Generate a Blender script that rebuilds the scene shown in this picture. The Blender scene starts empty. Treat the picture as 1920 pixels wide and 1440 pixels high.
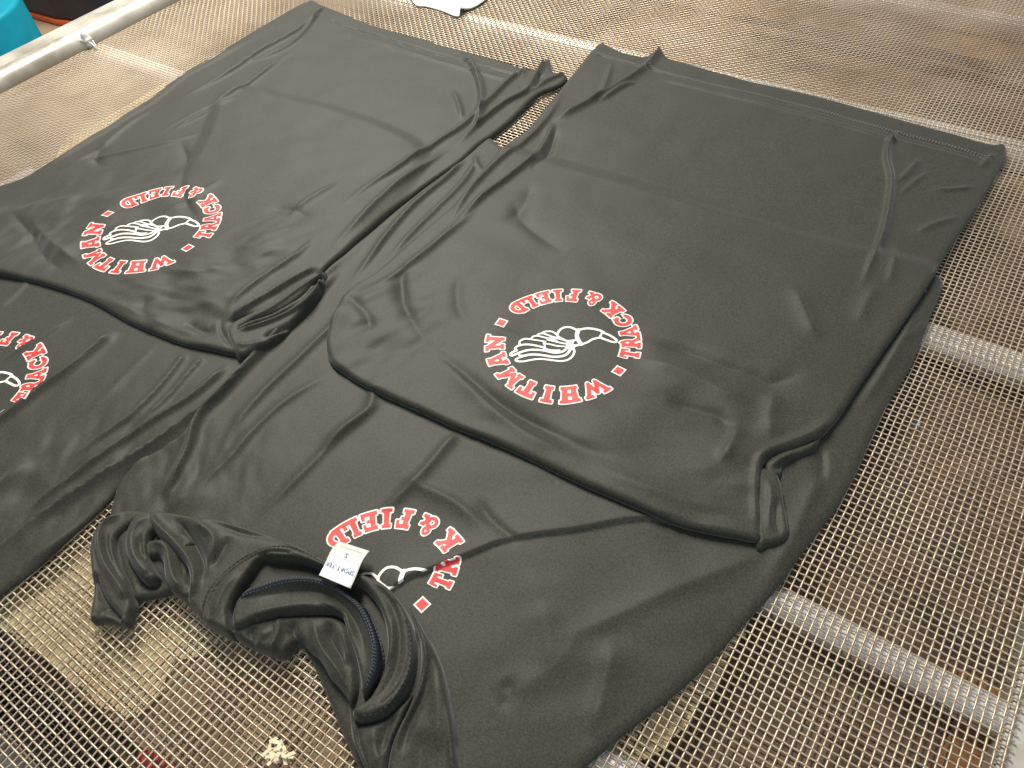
import bpy, math, random
import numpy as np
from mathutils import Matrix, Vector
random.seed(4); RNG = np.random.default_rng(7)

# ------------------------------------------------------------------ camera
PW, PH = 1920.0, 1440.0
CAMH = 0.42
def _basis():
    c = np.array([960., 720.])
    vx = np.array([-1846., -602.]) - c; vy = np.array([2553., -1153.]) - c
    f = math.sqrt(-(vx @ vy))
    X = -np.array([vx[0], vx[1], f]); X /= np.linalg.norm(X)
    Y = np.array([vy[0], vy[1], f]); Y /= np.linalg.norm(Y)
    return f, np.stack([X, Y, np.cross(X, Y)], 1)
F, R = _basis()
scene = bpy.context.scene
cd = bpy.data.cameras.new('camera'); cam = bpy.data.objects.new('camera', cd)
scene.collection.objects.link(cam); scene.camera = cam
cd.sensor_width = 36.0; cd.lens = F / PW * 36.0; cd.clip_start = 0.01; cd.clip_end = 60
M = R.T @ np.diag([1, -1, -1.0])
cam.matrix_world = Matrix.Translation((0, 0, CAMH)) @ Matrix(M.tolist()).to_4x4()

# ------------------------------------------------------------------ world, lamps, exposure
w = bpy.data.worlds.new('World'); scene.world = w; w.use_nodes = True
bg = w.node_tree.nodes['Background']
bg.inputs[0].default_value = (0.80, 0.90, 1.0, 1); bg.inputs[1].default_value = 0.22
def area(name, loc, target, size, sizey, power, col):
    l = bpy.data.lights.new(name, 'AREA'); l.shape = 'RECTANGLE'; l.size = size; l.size_y = sizey
    l.energy = power; l.color = col
    o = bpy.data.objects.new(name, l); scene.collection.objects.link(o)
    o.location = loc
    d = Vector(target) - Vector(loc); o.rotation_euler = d.to_track_quat('-Z', 'Y').to_euler()
    return o
area('workshop_lamp', (-1.15, 1.00, 1.45), (-0.25, 0.3, 0), 0.30, 0.9, 47, (1.0, 0.94, 0.84))
area('window_light', (0.95, -0.75, 1.0), (-0.2, 0.3, 0), 1.2, 0.8, 8, (0.86, 0.93, 1.0))
vs = scene.view_settings; vs.view_transform = 'Standard'; vs.look = 'None'; vs.exposure = 0.35; vs.gamma = 1
scene.display_settings.display_device = 'sRGB'

# ------------------------------------------------------------------ helpers
def U(p, z=0.0):
    "pixel of the photograph -> point on the horizontal plane at height z"
    d = R.T @ np.array([p[0] - 960, p[1] - 720, F]); t = (z - CAMH) / d[2]
    return np.array([d[0] * t, d[1] * t])
def US(pts, z=0.0): return np.array([U(p, z) for p in pts])
def catmull(P, n=6, closed=False):
    P = np.asarray(P, float); N = len(P); out = []
    rng = range(N) if closed else range(N - 1)
    for i in rng:
        if closed: a, b, c, d = P[(i-1) % N], P[i], P[(i+1) % N], P[(i+2) % N]
        else: a, b, c, d = P[max(i-1, 0)], P[i], P[i+1], P[min(i+2, N-1)]
        for k in range(n):
            t = k / n
            out.append(0.5*((2*b)+(-a+c)*t+(2*a-5*b+4*c-d)*t*t+(-a+3*b-3*c+d)*t**3))
    if not closed: out.append(P[-1])
    return np.array(out)
def sstep(x): x = np.clip(x, 0, 1); return x*x*(3-2*x)
def poly_sdf(P, V):
    "signed distance, positive inside"
    P = np.asarray(P); best = np.full(len(P), 1e9); ins = np.zeros(len(P), bool)
    for i in range(len(V)):
        a, b = V[i], V[(i+1) % len(V)]; e = b - a; L = e @ e
        if L < 1e-14: continue
        q = P - a; t = np.clip((q @ e) / L, 0, 1)
        d = q[:, 0] - t*e[0], q[:, 1] - t*e[1]
        np.minimum(best, d[0]**2 + d[1]**2, out=best)
        c1 = (a[1] > P[:, 1]) != (b[1] > P[:, 1])
        if abs(e[1]) > 1e-12:
            xx = e[0]*(P[:, 1]-a[1])/e[1] + a[0]
            ins ^= c1 & (P[:, 0] < xx)
    s = np.sqrt(best); return np.where(ins, s, -s)
_NG = RNG.random((64, 64, 4))
def noise(P, scale, k=0, seed=(0, 0)):
    "smooth value noise in -1..1"
    x = P[:, 0]/scale + seed[0] + 300; y = P[:, 1]/scale + seed[1] + 300
    xi = np.floor(x).astype(int); yi = np.floor(y).astype(int); fx = sstep(x-xi); fy = sstep(y-yi)
    g = _NG[:, :, k]
    v = lambda i, j: g[(xi+i) % 64, (yi+j) % 64]
    return 2*((v(0,0)*(1-fx)+v(1,0)*fx)*(1-fy)+(v(0,1)*(1-fx)+v(1,1)*fx)*fy)-1
class Ridge:
    def __init__(s, pts, A, wl, wr, z=0.004, p=1.45, fade=0.3, f0=None, f1=None):
        s.V = catmull(US(pts, z), 5); s.A = A*1.15e-3; s.wl = wl*0.85e-3; s.wr = wr*0.85e-3; s.p = p
        s.f0 = fade if f0 is None else f0; s.f1 = fade if f1 is None else f1
        seg = np.linalg.norm(np.diff(s.V, axis=0), axis=1); s.cum = np.r_[0, np.cumsum(seg)]
    def __call__(s, P):
        m = 3.2*max(s.wl, s.wr); lo = s.V.min(0)-m; hi = s.V.max(0)+m
        idx = np.nonzero((P[:, 0] > lo[0]) & (P[:, 0] < hi[0]) & (P[:, 1] > lo[1]) & (P[:, 1] < hi[1]))[0]
        out = np.zeros(len(P))
        if len(idx) == 0: return out
        Q = P[idx]; best = np.full(len(Q), 1e9); sg = np.ones(len(Q)); tt = np.zeros(len(Q))
        for i in range(len(s.V)-1):
            a = s.V[i]; e = s.V[i+1]-a; L = e @ e
            if L < 1e-14: continue
            q = Q - a; t = np.clip((q @ e)/L, 0, 1)
            dx = q[:, 0]-t*e[0]; dy = q[:, 1]-t*e[1]; d = dx*dx+dy*dy
            u = d < best; best[u] = d[u]
            sg[u] = np.sign(e[0]*q[u, 1]-e[1]*q[u, 0]); tt[u] = s.cum[i] + t[u]*math.sqrt(L)
        tt /= s.cum[-1]; d = np.sqrt(best)
        w_ = np.where(sg > 0, s.wl, s.wr)
        a = s.A*np.ones(len(Q))
        if s.f0 > 0: a *= sstep(tt/s.f0)
        if s.f1 > 0: a *= sstep((1-tt)/s.f1)
        out[idx] = a*np.exp(-(d/w_)**s.p)
        return out
def grid_mesh(name, fn_sdf, lo, hi, step, fn_z, mat, parent=None, skirt=None, smooth=True, uvn=False):
    "regular grid clipped by a signed distance; boundary vertices snapped on the outline"
    nx = int((hi[0]-lo[0])/step)+2; ny = int((hi[1]-lo[1])/step)+2
    gx = lo[0]+np.arange(nx)*step; gy = lo[1]+np.arange(ny)*step
    X, Y = np.meshgrid(gx, gy, indexing='ij'); P = np.stack([X.ravel(), Y.ravel()], 1)
    S = fn_sdf(P).reshape(nx, ny)
    ins = S > 0
    cell = ins[:-1, :-1] | ins[1:, :-1] | ins[:-1, 1:] | ins[1:, 1:]
    used = np.zeros((nx, ny), bool)
    used[:-1, :-1] |= cell; used[1:, :-1] |= cell; used[:-1, 1:] |= cell; used[1:, 1:] |= cell
    G0, G1 = np.gradient(S, step)
    gl = np.sqrt(G0**2+G1**2)+1e-9
    out = used & ~ins
    mv = np.where(out, np.clip(-S, 0, 1.6*step), 0)
    XX = X + mv*G0/gl; YY = Y + mv*G1/gl
    ids = np.full((nx, ny), -1); ids[used] = np.arange(used.sum())
    Pv = np.stack([XX[used], YY[used]], 1); Sv = np.where(out, 0, S)[used]
    Z = fn_z(Pv, Sv)
    V = np.c_[Pv, Z]
    ci, cj = np.nonzero(cell)
    Fc = np.stack([ids[ci, cj], ids[ci+1, cj], ids[ci+1, cj+1], ids[ci, cj+1]], 1)
    if skirt:
        drop, inset = skirt
        E = np.concatenate([Fc[:, [0, 1]], Fc[:, [1, 2]], Fc[:, [2, 3]], Fc[:, [3, 0]]])
        key = np.sort(E, 1); k1 = key[:, 0].astype(np.int64)*(len(V)+1)+key[:, 1]
        _, inv, cnt = np.unique(k1, return_inverse=True, return_counts=True)
        B = E[cnt[inv] == 1]
        bv = np.unique(B); gx_ = (G0/gl)[used][bv]; gy_ = (G1/gl)[used][bv]
        rows = [V]; mp = np.full(len(V), -1)
        base = len(V); prev = None; allF = [Fc]
        for k, (dz, di) in enumerate([(0.45, 0.0), (0.85, 0.35), (1.0, 1.0)]):
            N = V[bv].copy(); N[:, 2] -= dz*drop; N[:, 0] += gx_*di*inset; N[:, 1] += gy_*di*inset
            m2 = np.full(base+len(bv)*4, -1); m2[bv] = base + k*len(bv) + np.arange(len(bv))
            rows.append(N)
            top = (lambda e: e) if prev is None else (lambda e, p=prev: p[e])
            allF.append(np.stack([top(B[:, 1]), top(B[:, 0]), m2[B[:, 0]], m2[B[:, 1]]], 1))
            prev = m2
        V = np.concatenate(rows); Fc = np.concatenate(allF)
    return fast_mesh(name, V, Fc, mat, parent, smooth)
def fast_mesh(name, V, Fq, mat, parent=None, smooth=True):
    me = bpy.data.meshes.new(name); k = Fq.shape[1]
    me.vertices.add(len(V)); me.vertices.foreach_set('co', np.asarray(V, np.float32).ravel())
    me.loops.add(Fq.size); me.loops.foreach_set('vertex_index', Fq.astype(np.int32).ravel())
    me.polygons.add(len(Fq)); me.polygons.foreach_set('loop_start', np.arange(len(Fq), dtype=np.int32)*k)
    me.update(calc_edges=True)
    me.polygons.foreach_set('use_smooth', np.full(len(Fq), smooth)); me.materials.append(mat)
    o = bpy.data.objects.new(name, me); scene.collection.objects.link(o)
    if parent: o.parent = parent
    return o
def tubes(name, paths, r, mat, parent=None, sides=6, caps=True, smooth=True):
    Vs, Fs = [], []; n0 = 0
    for i, p in enumerate(paths):
        p = np.asarray(p, float); n = len(p); rr = r[i] if hasattr(r, '__len__') else r
        rr = np.broadcast_to(rr, (n,)) if not np.isscalar(rr) else np.full(n, rr)
        t = np.gradient(p, axis=0); t /= np.linalg.norm(t, axis=1)[:, None]+1e-12
        up = np.array([0, 0, 1.0]); s = np.cross(t, up)
        bad = np.linalg.norm(s, axis=1) < 1e-3; s[bad] = np.cross(t[bad], [1, 0, 0])
        s /= np.linalg.norm(s, axis=1)[:, None]; u = np.cross(s, t)
        a = np.arange(sides)/sides*2*math.pi
        ring = p[:, None, :] + rr[:, None, None]*(np.cos(a)[None, :, None]*s[:, None, :]+np.sin(a)[None, :, None]*u[:, None, :])
        Vs.append(ring.reshape(-1, 3))
        ii, jj = np.meshgrid(np.arange(n-1), np.arange(sides), indexing='ij'); ii = ii.ravel(); jj = jj.ravel(); j2 = (jj+1) % sides
        Fs.append(n0+np.stack([ii*sides+jj, ii*sides+j2, (ii+1)*sides+j2, (ii+1)*sides+jj], 1))
        if caps and sides == 4:
            Fs.append(n0+np.array([[3, 2, 1, 0]])); Fs.append(n0+(n-1)*sides+np.array([[0, 1, 2, 3]]))
        elif caps and sides == 6:
            for o_, fl in ((0, 1), ((n-1)*6, 0)):
                q = np.array([[0, 1, 2, 3], [0, 3, 4, 5]]); Fs.append(n0+o_+(q[:, ::-1] if fl else q))
        n0 += n*sides
    return fast_mesh(name, np.concatenate(Vs), np.concatenate(Fs), mat, parent, smooth)
def pymesh(name, V, Fl, mat, parent=None, smooth=False):
    me = bpy.data.meshes.new(name); me.from_pydata([tuple(map(float, v)) for v in V], [], [tuple(int(i) for i in f) for f in Fl]); me.update()
    if smooth: me.polygons.foreach_set('use_smooth', [True]*len(me.polygons))
    me.materials.append(mat); o = bpy.data.objects.new(name, me); scene.collection.objects.link(o)
    if parent: o.parent = parent
    return o
def slab(name, poly, z0, z1, mat, parent=None, bevel=0):
    n = len(poly); V = [(x, y, z1) for x, y in poly]+[(x, y, z0) for x, y in poly]
    Fl = [list(range(n)), list(range(2*n-1, n-1, -1))]+[[(i+1) % n, i, n+i, n+(i+1) % n] for i in range(n)]
    a = sum(poly[i][0]*poly[(i+1) % n][1]-poly[(i+1) % n][0]*poly[i][1] for i in range(n))
    if a < 0: Fl = [f[::-1] for f in Fl]
    o = pymesh(name, V, Fl, mat, parent)
    if bevel:
        b = o.modifiers.new('bevel', 'BEVEL'); b.width = bevel; b.segments = 3; b.limit_method = 'ANGLE'
    return o
def thing(name, label, cat, loc=(0, 0, 0), group=None):
    o = bpy.data.objects.new(name, None); scene.collection.objects.link(o); o.empty_display_size = 0.02
    o.location = loc
    return tag(o, label, cat, group)
def tag(o, label=None, cat=None, group=None, kind=None):
    if label: o['label'] = label
    if cat: o['category'] = cat
    if group: o['group'] = group
    if kind: o['kind'] = kind
    return o

# ------------------------------------------------------------------ materials
def mat(name, col, rough=0.5, metal=0.0, spec=0.5, sheen=0.0):
    m = bpy.data.materials.new(name); m.use_nodes = True; b = m.node_tree.nodes['Principled BSDF']
    b.inputs['Base Color'].default_value = (*col, 1); b.inputs['Roughness'].default_value = rough
    b.inputs['Metallic'].default_value = metal; b.inputs['Specular IOR Level'].default_value = spec
    b.inputs['Sheen Weight'].default_value = sheen; b.inputs['Sheen Roughness'].default_value = 0.45
    return m
def N(m, t, **kw):
    n = m.node_tree.nodes.new(t)
    for k, v in kw.items():
        if k.startswith('_'): setattr(n, k[1:], v)
        else: n.inputs[k.replace('__', ' ')].default_value = v
    return n
def L(m, a, b): m.node_tree.links.new(a, b)
def ramp(m, fac, stops):
    r = m.node_tree.nodes.new('ShaderNodeValToRGB'); L(m, fac, r.inputs[0]); e = r.color_ramp.elements
    while len(e) < len(stops): e.new(0.5)
    for x, (p, c) in zip(e, stops): x.position = p; x.color = (*c, 1)
    return r.outputs[0]
def bump(m, height, strength, dist):
    b = N(m, 'ShaderNodeBump', Strength=strength, Distance=dist); L(m, height, b.inputs['Height'])
    L(m, b.outputs[0], m.node_tree.nodes['Principled BSDF'].inputs['Normal'])
def objco(m): return N(m, 'ShaderNodeTexCoord').outputs['Object']

FAB = mat('fabric', (0.03, 0.03, 0.026), 0.60, 0, 0.32, 0.20)
co = objco(FAB)
n1 = N(FAB, 'ShaderNodeTexNoise', Scale=760.0, Detail=4.0, Roughness=0.85); L(FAB, co, n1.inputs['Vector'])
L(FAB, ramp(FAB, n1.outputs[0], [(0.36, (0.0115, 0.0115, 0.0073)), (0.64, (0.044, 0.044, 0.0290))]), FAB.node_tree.nodes['Principled BSDF'].inputs['Base Color'])
n2 = N(FAB, 'ShaderNodeTexNoise', Scale=1400.0, Detail=2.0); L(FAB, co, n2.inputs['Vector'])
bump(FAB, n2.outputs[0], 0.35, 0.0003)
FAB.node_tree.nodes['Principled BSDF'].inputs['Sheen Tint'].default_value = (0.9, 0.95, 1, 1)
THREAD = mat('thread', (0.26, 0.26, 0.26), 0.6)
THREADD = mat('dark_thread', (0.075, 0.078, 0.085), 0.6)
OVERLOCK = mat('overlock_thread', (0.035, 0.042, 0.06), 0.6)
WHITEP = mat('white_print', (0.78, 0.76, 0.70), 0.5, 0, 0.3)
REDP = mat('red_print', (0.62, 0.035, 0.035), 0.5, 0, 0.3)
nr = N(REDP, 'ShaderNodeTexNoise', Scale=60.0, Detail=3.0); L(REDP, objco(REDP), nr.inputs['Vector'])
L(REDP, ramp(REDP, nr.outputs[0], [(0.35, (0.55, 0.025, 0.025)), (0.7, (0.72, 0.075, 0.065))]), REDP.node_tree.nodes['Principled BSDF'].inputs['Base Color'])
WIRE = mat('coated_wire', (0.60, 0.52, 0.40), 0.34, 0.4, 0.5)
nw = N(WIRE, 'ShaderNodeTexNoise', Scale=9.0, Detail=6.0, Roughness=0.6); L(WIRE, objco(WIRE), nw.inputs['Vector'])
L(WIRE, ramp(WIRE, nw.outputs[0], [(0.3, (0.36, 0.28, 0.195)), (0.55, (0.52, 0.425, 0.31)), (0.75, (0.60, 0.515, 0.40))]), WIRE.node_tree.nodes['Principled BSDF'].inputs['Base Color'])
DWIRE = mat('dark_wire', (0.045, 0.036, 0.028), 0.6)
BAR = mat('bar_metal', (0.72, 0.71, 0.69), 0.3, 0.35)
nb = N(BAR, 'ShaderNodeTexNoise', Scale=40.0, Detail=6.0); L(BAR, objco(BAR), nb.inputs['Vector'])
L(BAR, ramp(BAR, nb.outputs[0], [(0.3, (0.70, 0.68, 0.65)), (0.6, (0.90, 0.89, 0.87))]), BAR.node_tree.nodes['Principled BSDF'].inputs['Base Color'])
RAIL = mat('rail_metal', (0.60, 0.56, 0.46), 0.42, 0.3)
n3 = N(RAIL, 'ShaderNodeTexNoise', Scale=14.0, Detail=8.0, Roughness=0.65); L(RAIL, objco(RAIL), n3.inputs['Vector'])
L(RAIL, ramp(RAIL, n3.outputs[0], [(0.3, (0.30, 0.27, 0.21)), (0.55, (0.48, 0.455, 0.39)), (0.8, (0.58, 0.565, 0.51))]), RAIL.node_tree.nodes['Principled BSDF'].inputs['Base Color'])
L(RAIL, n3.outputs[0], RAIL.node_tree.nodes['Principled BSDF'].inputs['Roughness'])
BOARD = mat('stained_board', (0.2, 0.13, 0.08), 0.7)
cb = objco(BOARD)
v1 = N(BOARD, 'ShaderNodeTexNoise', Scale=7.0, Detail=5.0, Roughness=0.6); L(BOARD, cb, v1.inputs['Vector'])
v2 = N(BOARD, 'ShaderNodeTexNoise', Scale=45.0, Detail=4.0); L(BOARD, cb, v2.inputs['Vector'])
c1 = ramp(BOARD, v1.outputs[0], [(0.34, (0.05, 0.032, 0.023)), (0.45, (0.21, 0.135, 0.08)), (0.55, (0.28, 0.20, 0.125)), (0.68, (0.48, 0.25, 0.12))])
c2 = ramp(BOARD, v2.outputs[0], [(0.35, (0.55, 0.55, 0.55)), (0.65, (1.15, 1.1, 1.05))])
mx = N(BOARD, 'ShaderNodeMix', _data_type='RGBA', _blend_type='MULTIPLY'); mx.inputs[0].default_value = 1
L(BOARD, c1, mx.inputs[6]); L(BOARD, c2, mx.inputs[7]); L(BOARD, mx.outputs[2], BOARD.node_tree.nodes['Principled BSDF'].inputs['Base Color'])
def speckled(name, a, b, sc, rough=0.7, metal=0.0):
    m = mat(name, a, rough, metal); n = N(m, 'ShaderNodeTexNoise', Scale=sc, Detail=6.0, Roughness=0.65); L(m, objco(m), n.inputs['Vector'])
    L(m, ramp(m, n.outputs[0], [(0.3, a), (0.7, b)]), m.node_tree.nodes['Principled BSDF'].inputs['Base Color']); return m
CARD = speckled('yellow_card', (0.80, 0.58, 0.28), (0.98, 0.86, 0.52), 10)
SHADE = speckled('painted_shade', (0.03, 0.025, 0.02), (0.07, 0.055, 0.045), 30)  # near-black tone that paints the shade inside gaps and openings
RUST = speckled('rust_brown', (0.30, 0.13, 0.05), (0.45, 0.21, 0.08), 30)
GREYM = speckled('grey_sheet', (0.16, 0.155, 0.15), (0.30, 0.29, 0.27), 8)
PAPER = speckled('white_paper', (0.78, 0.78, 0.76), (0.85, 0.85, 0.83), 50)
TEAL = speckled('teal_plastic', (0.0, 0.28, 0.40), (0.0, 0.36, 0.50), 20, 0.5)
BLACK = speckled('black_case', (0.012, 0.014, 0.022), (0.03, 0.032, 0.05), 20, 0.5)
ORANGE = mat('orange_trim', (0.85, 0.16, 0.03), 0.5)
FLOOR = speckled('tan_floor', (0.42, 0.28, 0.16), (0.60, 0.44, 0.28), 6)
BCARD = speckled('brown_card', (0.26, 0.155, 0.09), (0.62, 0.44, 0.24), 22)
LINT = speckled('lint', (0.62, 0.52, 0.32), (0.80, 0.72, 0.52), 200)
LILAC = speckled('lilac_film', (0.42, 0.38, 0.50), (0.55, 0.50, 0.62), 60)
REDS = mat('red_scrap', (0.5, 0.02, 0.02), 0.6)
INK = mat('blue_ink', (0.05, 0.10, 0.36), 0.6)
INKG = mat('grey_ink', (0.45, 0.47, 0.50), 0.6)
LABELG = mat('label_grey', (0.62, 0.60, 0.58), 0.6)

# ------------------------------------------------------------------ the mesh table
P_ = 0.0044
XL = U((160, 90))[0] ; XR = U((1893, 1290))[0]
Y0, Y1 = -0.30, 1.50
table = thing('drying_rack', 'woven wire mesh drying rack with pale metal frame that carries the four shirts', 'drying rack', (XL, 0, 0))
def rel(o, parent):   # keep world position while parented to an offset empty
    o.matrix_parent_inverse = Matrix.Translation(-Vector(parent.location)); return o
RW = 0.00064
def build_wires(P_=P_, RW=RW, dz=0.0, rot=0.0, ymax=9.0):
    xs = np.arange(XL-0.004, XR+0.010, P_/2); ys = np.arange(Y0, Y1, P_/2); paths = []
    amp = RW*0.42
    jn = int((Y1-Y0)/P_)
    for j in range(jn):
        y = Y0 + j*P_; x = xs
        ph = np.cos(math.pi*(x-XL)/P_ + math.pi*j)
        q = np.stack([x, np.full_like(x, y)], 1)
        wob = 0.00035*noise(q, 0.035, 0, (0, j*0.21))+0.0010*noise(q, 0.12, 1)
        sag = 0.0003*noise(q, 0.09, 2)
        paths.append(np.stack([x, y+wob, sag+amp*ph - 0.0012], 1))
    i = 0; x = XL
    while x < XR+0.006:
        q = np.stack([np.full_like(ys, x), ys], 1)
        ph = -np.cos(math.pi*(ys-Y0)/P_ + math.pi*i)
        wob = 0.00035*noise(q, 0.035, 2, (i*0.21, 0))+0.0010*noise(q, 0.12, 3)
        sag = 0.0003*noise(q, 0.09, 2)
        paths.append(np.stack([x+wob, ys, sag+amp*ph - 0.0012], 1))
        x += P_; i += 1
    if dz:
        ca, sa = math.cos(rot), math.sin(rot)
        paths = [np.stack([p[:, 0]*ca-p[:, 1]*sa, p[:, 0]*sa+p[:, 1]*ca, p[:, 2]+dz], 1) for p in paths]
        xmax = XR+0.002; out = []
        for p in paths:
            k = (p[:, 0] > XL-0.004) & (p[:, 0] < xmax) & (p[:, 1] < ymax)
            if k.sum() > 3: out.append(p[k])
        paths = out
    return paths
rel(tubes('wire_mesh', build_wires(), RW, WIRE, table, sides=4, caps=False), table)
o = rel(tubes('wire_mesh', build_wires(P_=0.0050, RW=0.00036, dz=-0.0070, rot=0.018, ymax=0.62), 0.00036, DWIRE, table, sides=4, caps=False), table)
o['label'] = 'darker second mesh layer below'
# cross bars under the mesh
for px, r_ in (((1462, 1122), 0.0100), ((1750, 620), 0.0110), ((1000, 60), 0.0150), ((1850, 26), 0.0140), ((1160, 1440), 0.0085), ((262, 122), 0.010)):
    y = U(px, -0.006)[1]; z = -0.0030-r_
    b = tubes('cross_bar', [[(XL, y, z), (XL+0.2, y, z), (XR-0.2, y, z), (XR+0.01, y, z)]], r_, BAR, table, sides=24, caps=False); rel(b, table)
# left rail: round tube + flat ledge behind it
rel(tubes('frame_rail', [[(XL-0.014, Y0, 0.001), (XL-0.014, 0.4, 0.001), (XL-0.014, Y1, 0.001)]], 0.017, RAIL, table, sides=32, caps=False), table)
rel(slab('frame_ledge', [(XL-0.058, Y0), (XL-0.027, Y0), (XL-0.027, Y1), (XL-0.058, Y1)], -0.03, 0.0135, RAIL, table, 0.003), table)
rel(slab('frame_rail', [(XR+0.003, Y0), (XR+0.05, Y0), (XR+0.05, Y1), (XR+0.003, Y1)], -0.03, -0.0030, RAIL, table, 0.002), table)
# weld bead where the bar meets the rail
def lump(name, c, rad, m, parent=None, seed=0, rough=0.25, sub=3, sc=(1, 1, 1)):
    import bmesh
    bm = bmesh.new(); bmesh.ops.create_icosphere(bm, subdivisions=sub, radius=1); rg = np.random.default_rng(seed); ph = rg.random(9)*6
    for v in bm.verts:
        k = 1+rough*(math.sin(3*v.co.x+ph[0])*math.sin(4*v.co.y+ph[1])+0.6*math.sin(7*v.co.z+ph[2]+3*v.co.x)+0.4*math.sin(9*v.co.y+ph[3]))
        v.co = Vector((c[0]+v.co.x*k*rad*sc[0], c[1]+v.co.y*k*rad*sc[1], c[2]+v.co.z*k*rad*sc[2]))
    me = bpy.data.meshes.new(name); bm.to_mesh(me); bm.free(); me.polygons.foreach_set('use_smooth', [True]*len(me.polygons)); me.materials.append(m)
    o = bpy.data.objects.new(name, me); scene.collection.objects.link(o)
    if parent: o.parent = parent
    return o
wp = U((158, 76), 0.006)
rel(lump('weld_bead', (XL-0.003, wp[1], 0.008), 0.0095, BAR, table, 3, 0.3, 3, (1.0, 1.0, 0.9)), table)
rel(tubes('tie_wire', [[(wp[0], wp[1]+0.003, 0.011), (wp[0]+0.014, wp[1]+0.004, 0.006), (wp[0]+0.026, wp[1]-0.001, 0.0008)],
                       [(wp[0]+0.002, wp[1]-0.002, 0.011), (wp[0]+0.016, wp[1], 0.005), (wp[0]+0.026, wp[1]-0.002, 0.0008)]], 0.0009, BAR, table, 6), table)

# boards under the mesh
ZB = -0.0265
yb = U((86, 1290), ZB)[1]
yg = U((1580, 80), ZB)[1]; yg2 = U((1580, 70), ZB)[1]
under = thing('base_board', 'stained brown board lying under the wire mesh', 'board', (XL, 0, ZB))
rel(slab('board_panel', [(XL-0.02, yb), (XR+0.002, yb), (XR+0.002, yg), (XL-0.02, yg)], ZB-0.006, ZB, BOARD, under), under)
rel(slab('board_panel', [(XL-0.02, yg+0.014), (XR+0.002, yg+0.014), (XR+0.002, Y1), (XL-0.02, Y1)], ZB-0.006, ZB, BOARD, under), under)
tag(slab('floor', [(-6, -6), (6, -6), (6, 6), (-6, 6)], -0.93, -0.90, FLOOR), kind='structure')
yt = U((0, 1370), -0.06)[1]
o = slab('shade_slab', [(XL-0.01, yt), (XR, yt), (XR, yb-0.006), (XL-0.01, yb-0.006)], -0.074, -0.07, SHADE)  # deep shade past the board edge, put in as a dark slab
tag(o, 'dark slab painting the deep shade of the channel under the mesh between the brown board and the grey steel tray', 'channel')
o = slab('steel_tray', [(XL-0.01, Y0), (XR, Y0), (XR, yt), (XL-0.01, yt)], -0.064, -0.03, GREYM)
tag(o, 'grey steel tray below the mesh past the lower edge of the brown board', 'tray')
o = slab('gap_shade_panel', [(XL-0.01, yg-0.02), (XR, yg-0.02), (XR, yg+0.03), (XL-0.01, yg+0.03)], -0.056, -0.052, SHADE)  # dark backing that paints the shade below the gap
tag(o, 'dark panel painting the shade down in the gap between the two boards', 'panel')
def under_sheet(name, pts, z, m, label, cat, jag=0.002):
    V = catmull(US(pts, z), 5, True) if jag else US(pts, z)
    if jag: V = V + RNG.normal(0, jag*0.3, V.shape)
    return tag(slab(name, [tuple(v) for v in V], z-0.0008, z, m), label, cat)
under_sheet('yellow_sheet', [(-180, 960), (100, 900), (420, 1000), (700, 1180), (640, 1275), (600, 1290), (520, 1235), (430, 1200), (380, 1230), (330, 1240), (300, 1300), (260, 1340), (215, 1340), (150, 1290), (60, 1218), (0, 1176), (-200, 1030)], -0.0105, CARD, 'pale yellow card under the mesh at the left of the bunched shirt collar', 'card')
under_sheet('yellow_sheet', [(118, 268), (160, 242), (215, 212), (345, 140), (420, 170), (250, 330), (110, 330)], -0.0105, CARD, 'pale yellow card strip under the mesh beside the upper left shirt', 'card')
under_sheet('yellow_sheet', [(1330, 1130), (1402, 1165), (1368, 1225), (1330, 1300), (1220, 1420), (1100, 1400), (1200, 1200)], -0.0105, CARD, 'pale card under the mesh beside the lower right hem of the front shirt', 'card')
under_sheet('brown_card', [(180, 1120), (420, 1140), (640, 1260), (760, 1420), (760, 1560), (420, 1560), (300, 1440), (215, 1352), (120, 1270)], -0.0122, BCARD, 'stained brown card under the mesh below the bunched collar, next to the yellow card', 'card')
under_sheet('shade_sheet', [(860, -30), (1215, -30), (1150, 20), (1078, 56), (960, 32), (850, 8)], -0.0105, SHADE, 'dark sheet painting a shaded opening under the mesh beside the white paper', 'sheet', 0)  # this and the next two: dark sheets in place of shaded board openings
under_sheet('shade_sheet', [(740, 20), (860, 48), (1012, 84), (985, 118), (880, 100), (740, 70)], -0.0105, SHADE, 'dark sheet painting a shaded opening under the mesh behind the hem of the upper left shirt', 'sheet', 0)
under_sheet('shade_sheet', [(930, 216), (992, 230), (975, 252), (905, 240)], -0.0105, SHADE, 'small dark sheet painting a shaded opening under the mesh in the gap between the two upper shirts', 'sheet', 0)
under_sheet('shade_sheet', [(1400, 40), (1500, 57), (1700, 100), (1960, 158), (1960, 140), (1700, 78), (1500, 46), (1400, 30)], -0.0105, SHADE, 'long narrow dark strip painting a shaded plank gap under the mesh behind the upper right shirt', 'strip', 0)  # shade of a gap between planks, laid in as a dark strip
under_sheet('rusty_plate', [(1775, 1255), (1885, 1305), (1850, 1440), (1790, 1500), (1745, 1480), (1790, 1340)], ZB+0.003, RUST, 'rusty brown plate under the mesh beside the right frame', 'plate')
under_sheet('plastic_film', [(-20, 352), (60, 312), (66, 325), (10, 352), (-20, 370)], -0.0045, LILAC, 'lilac plastic film scrap under the mesh at the left edge', 'film', 0)
under_sheet('red_scrap', [(265, 1402), (292, 1410), (345, 1450), (300, 1460), (262, 1430)], -0.0095, REDS, 'red scrap lying under the mesh near the bottom', 'scrap')

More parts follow.
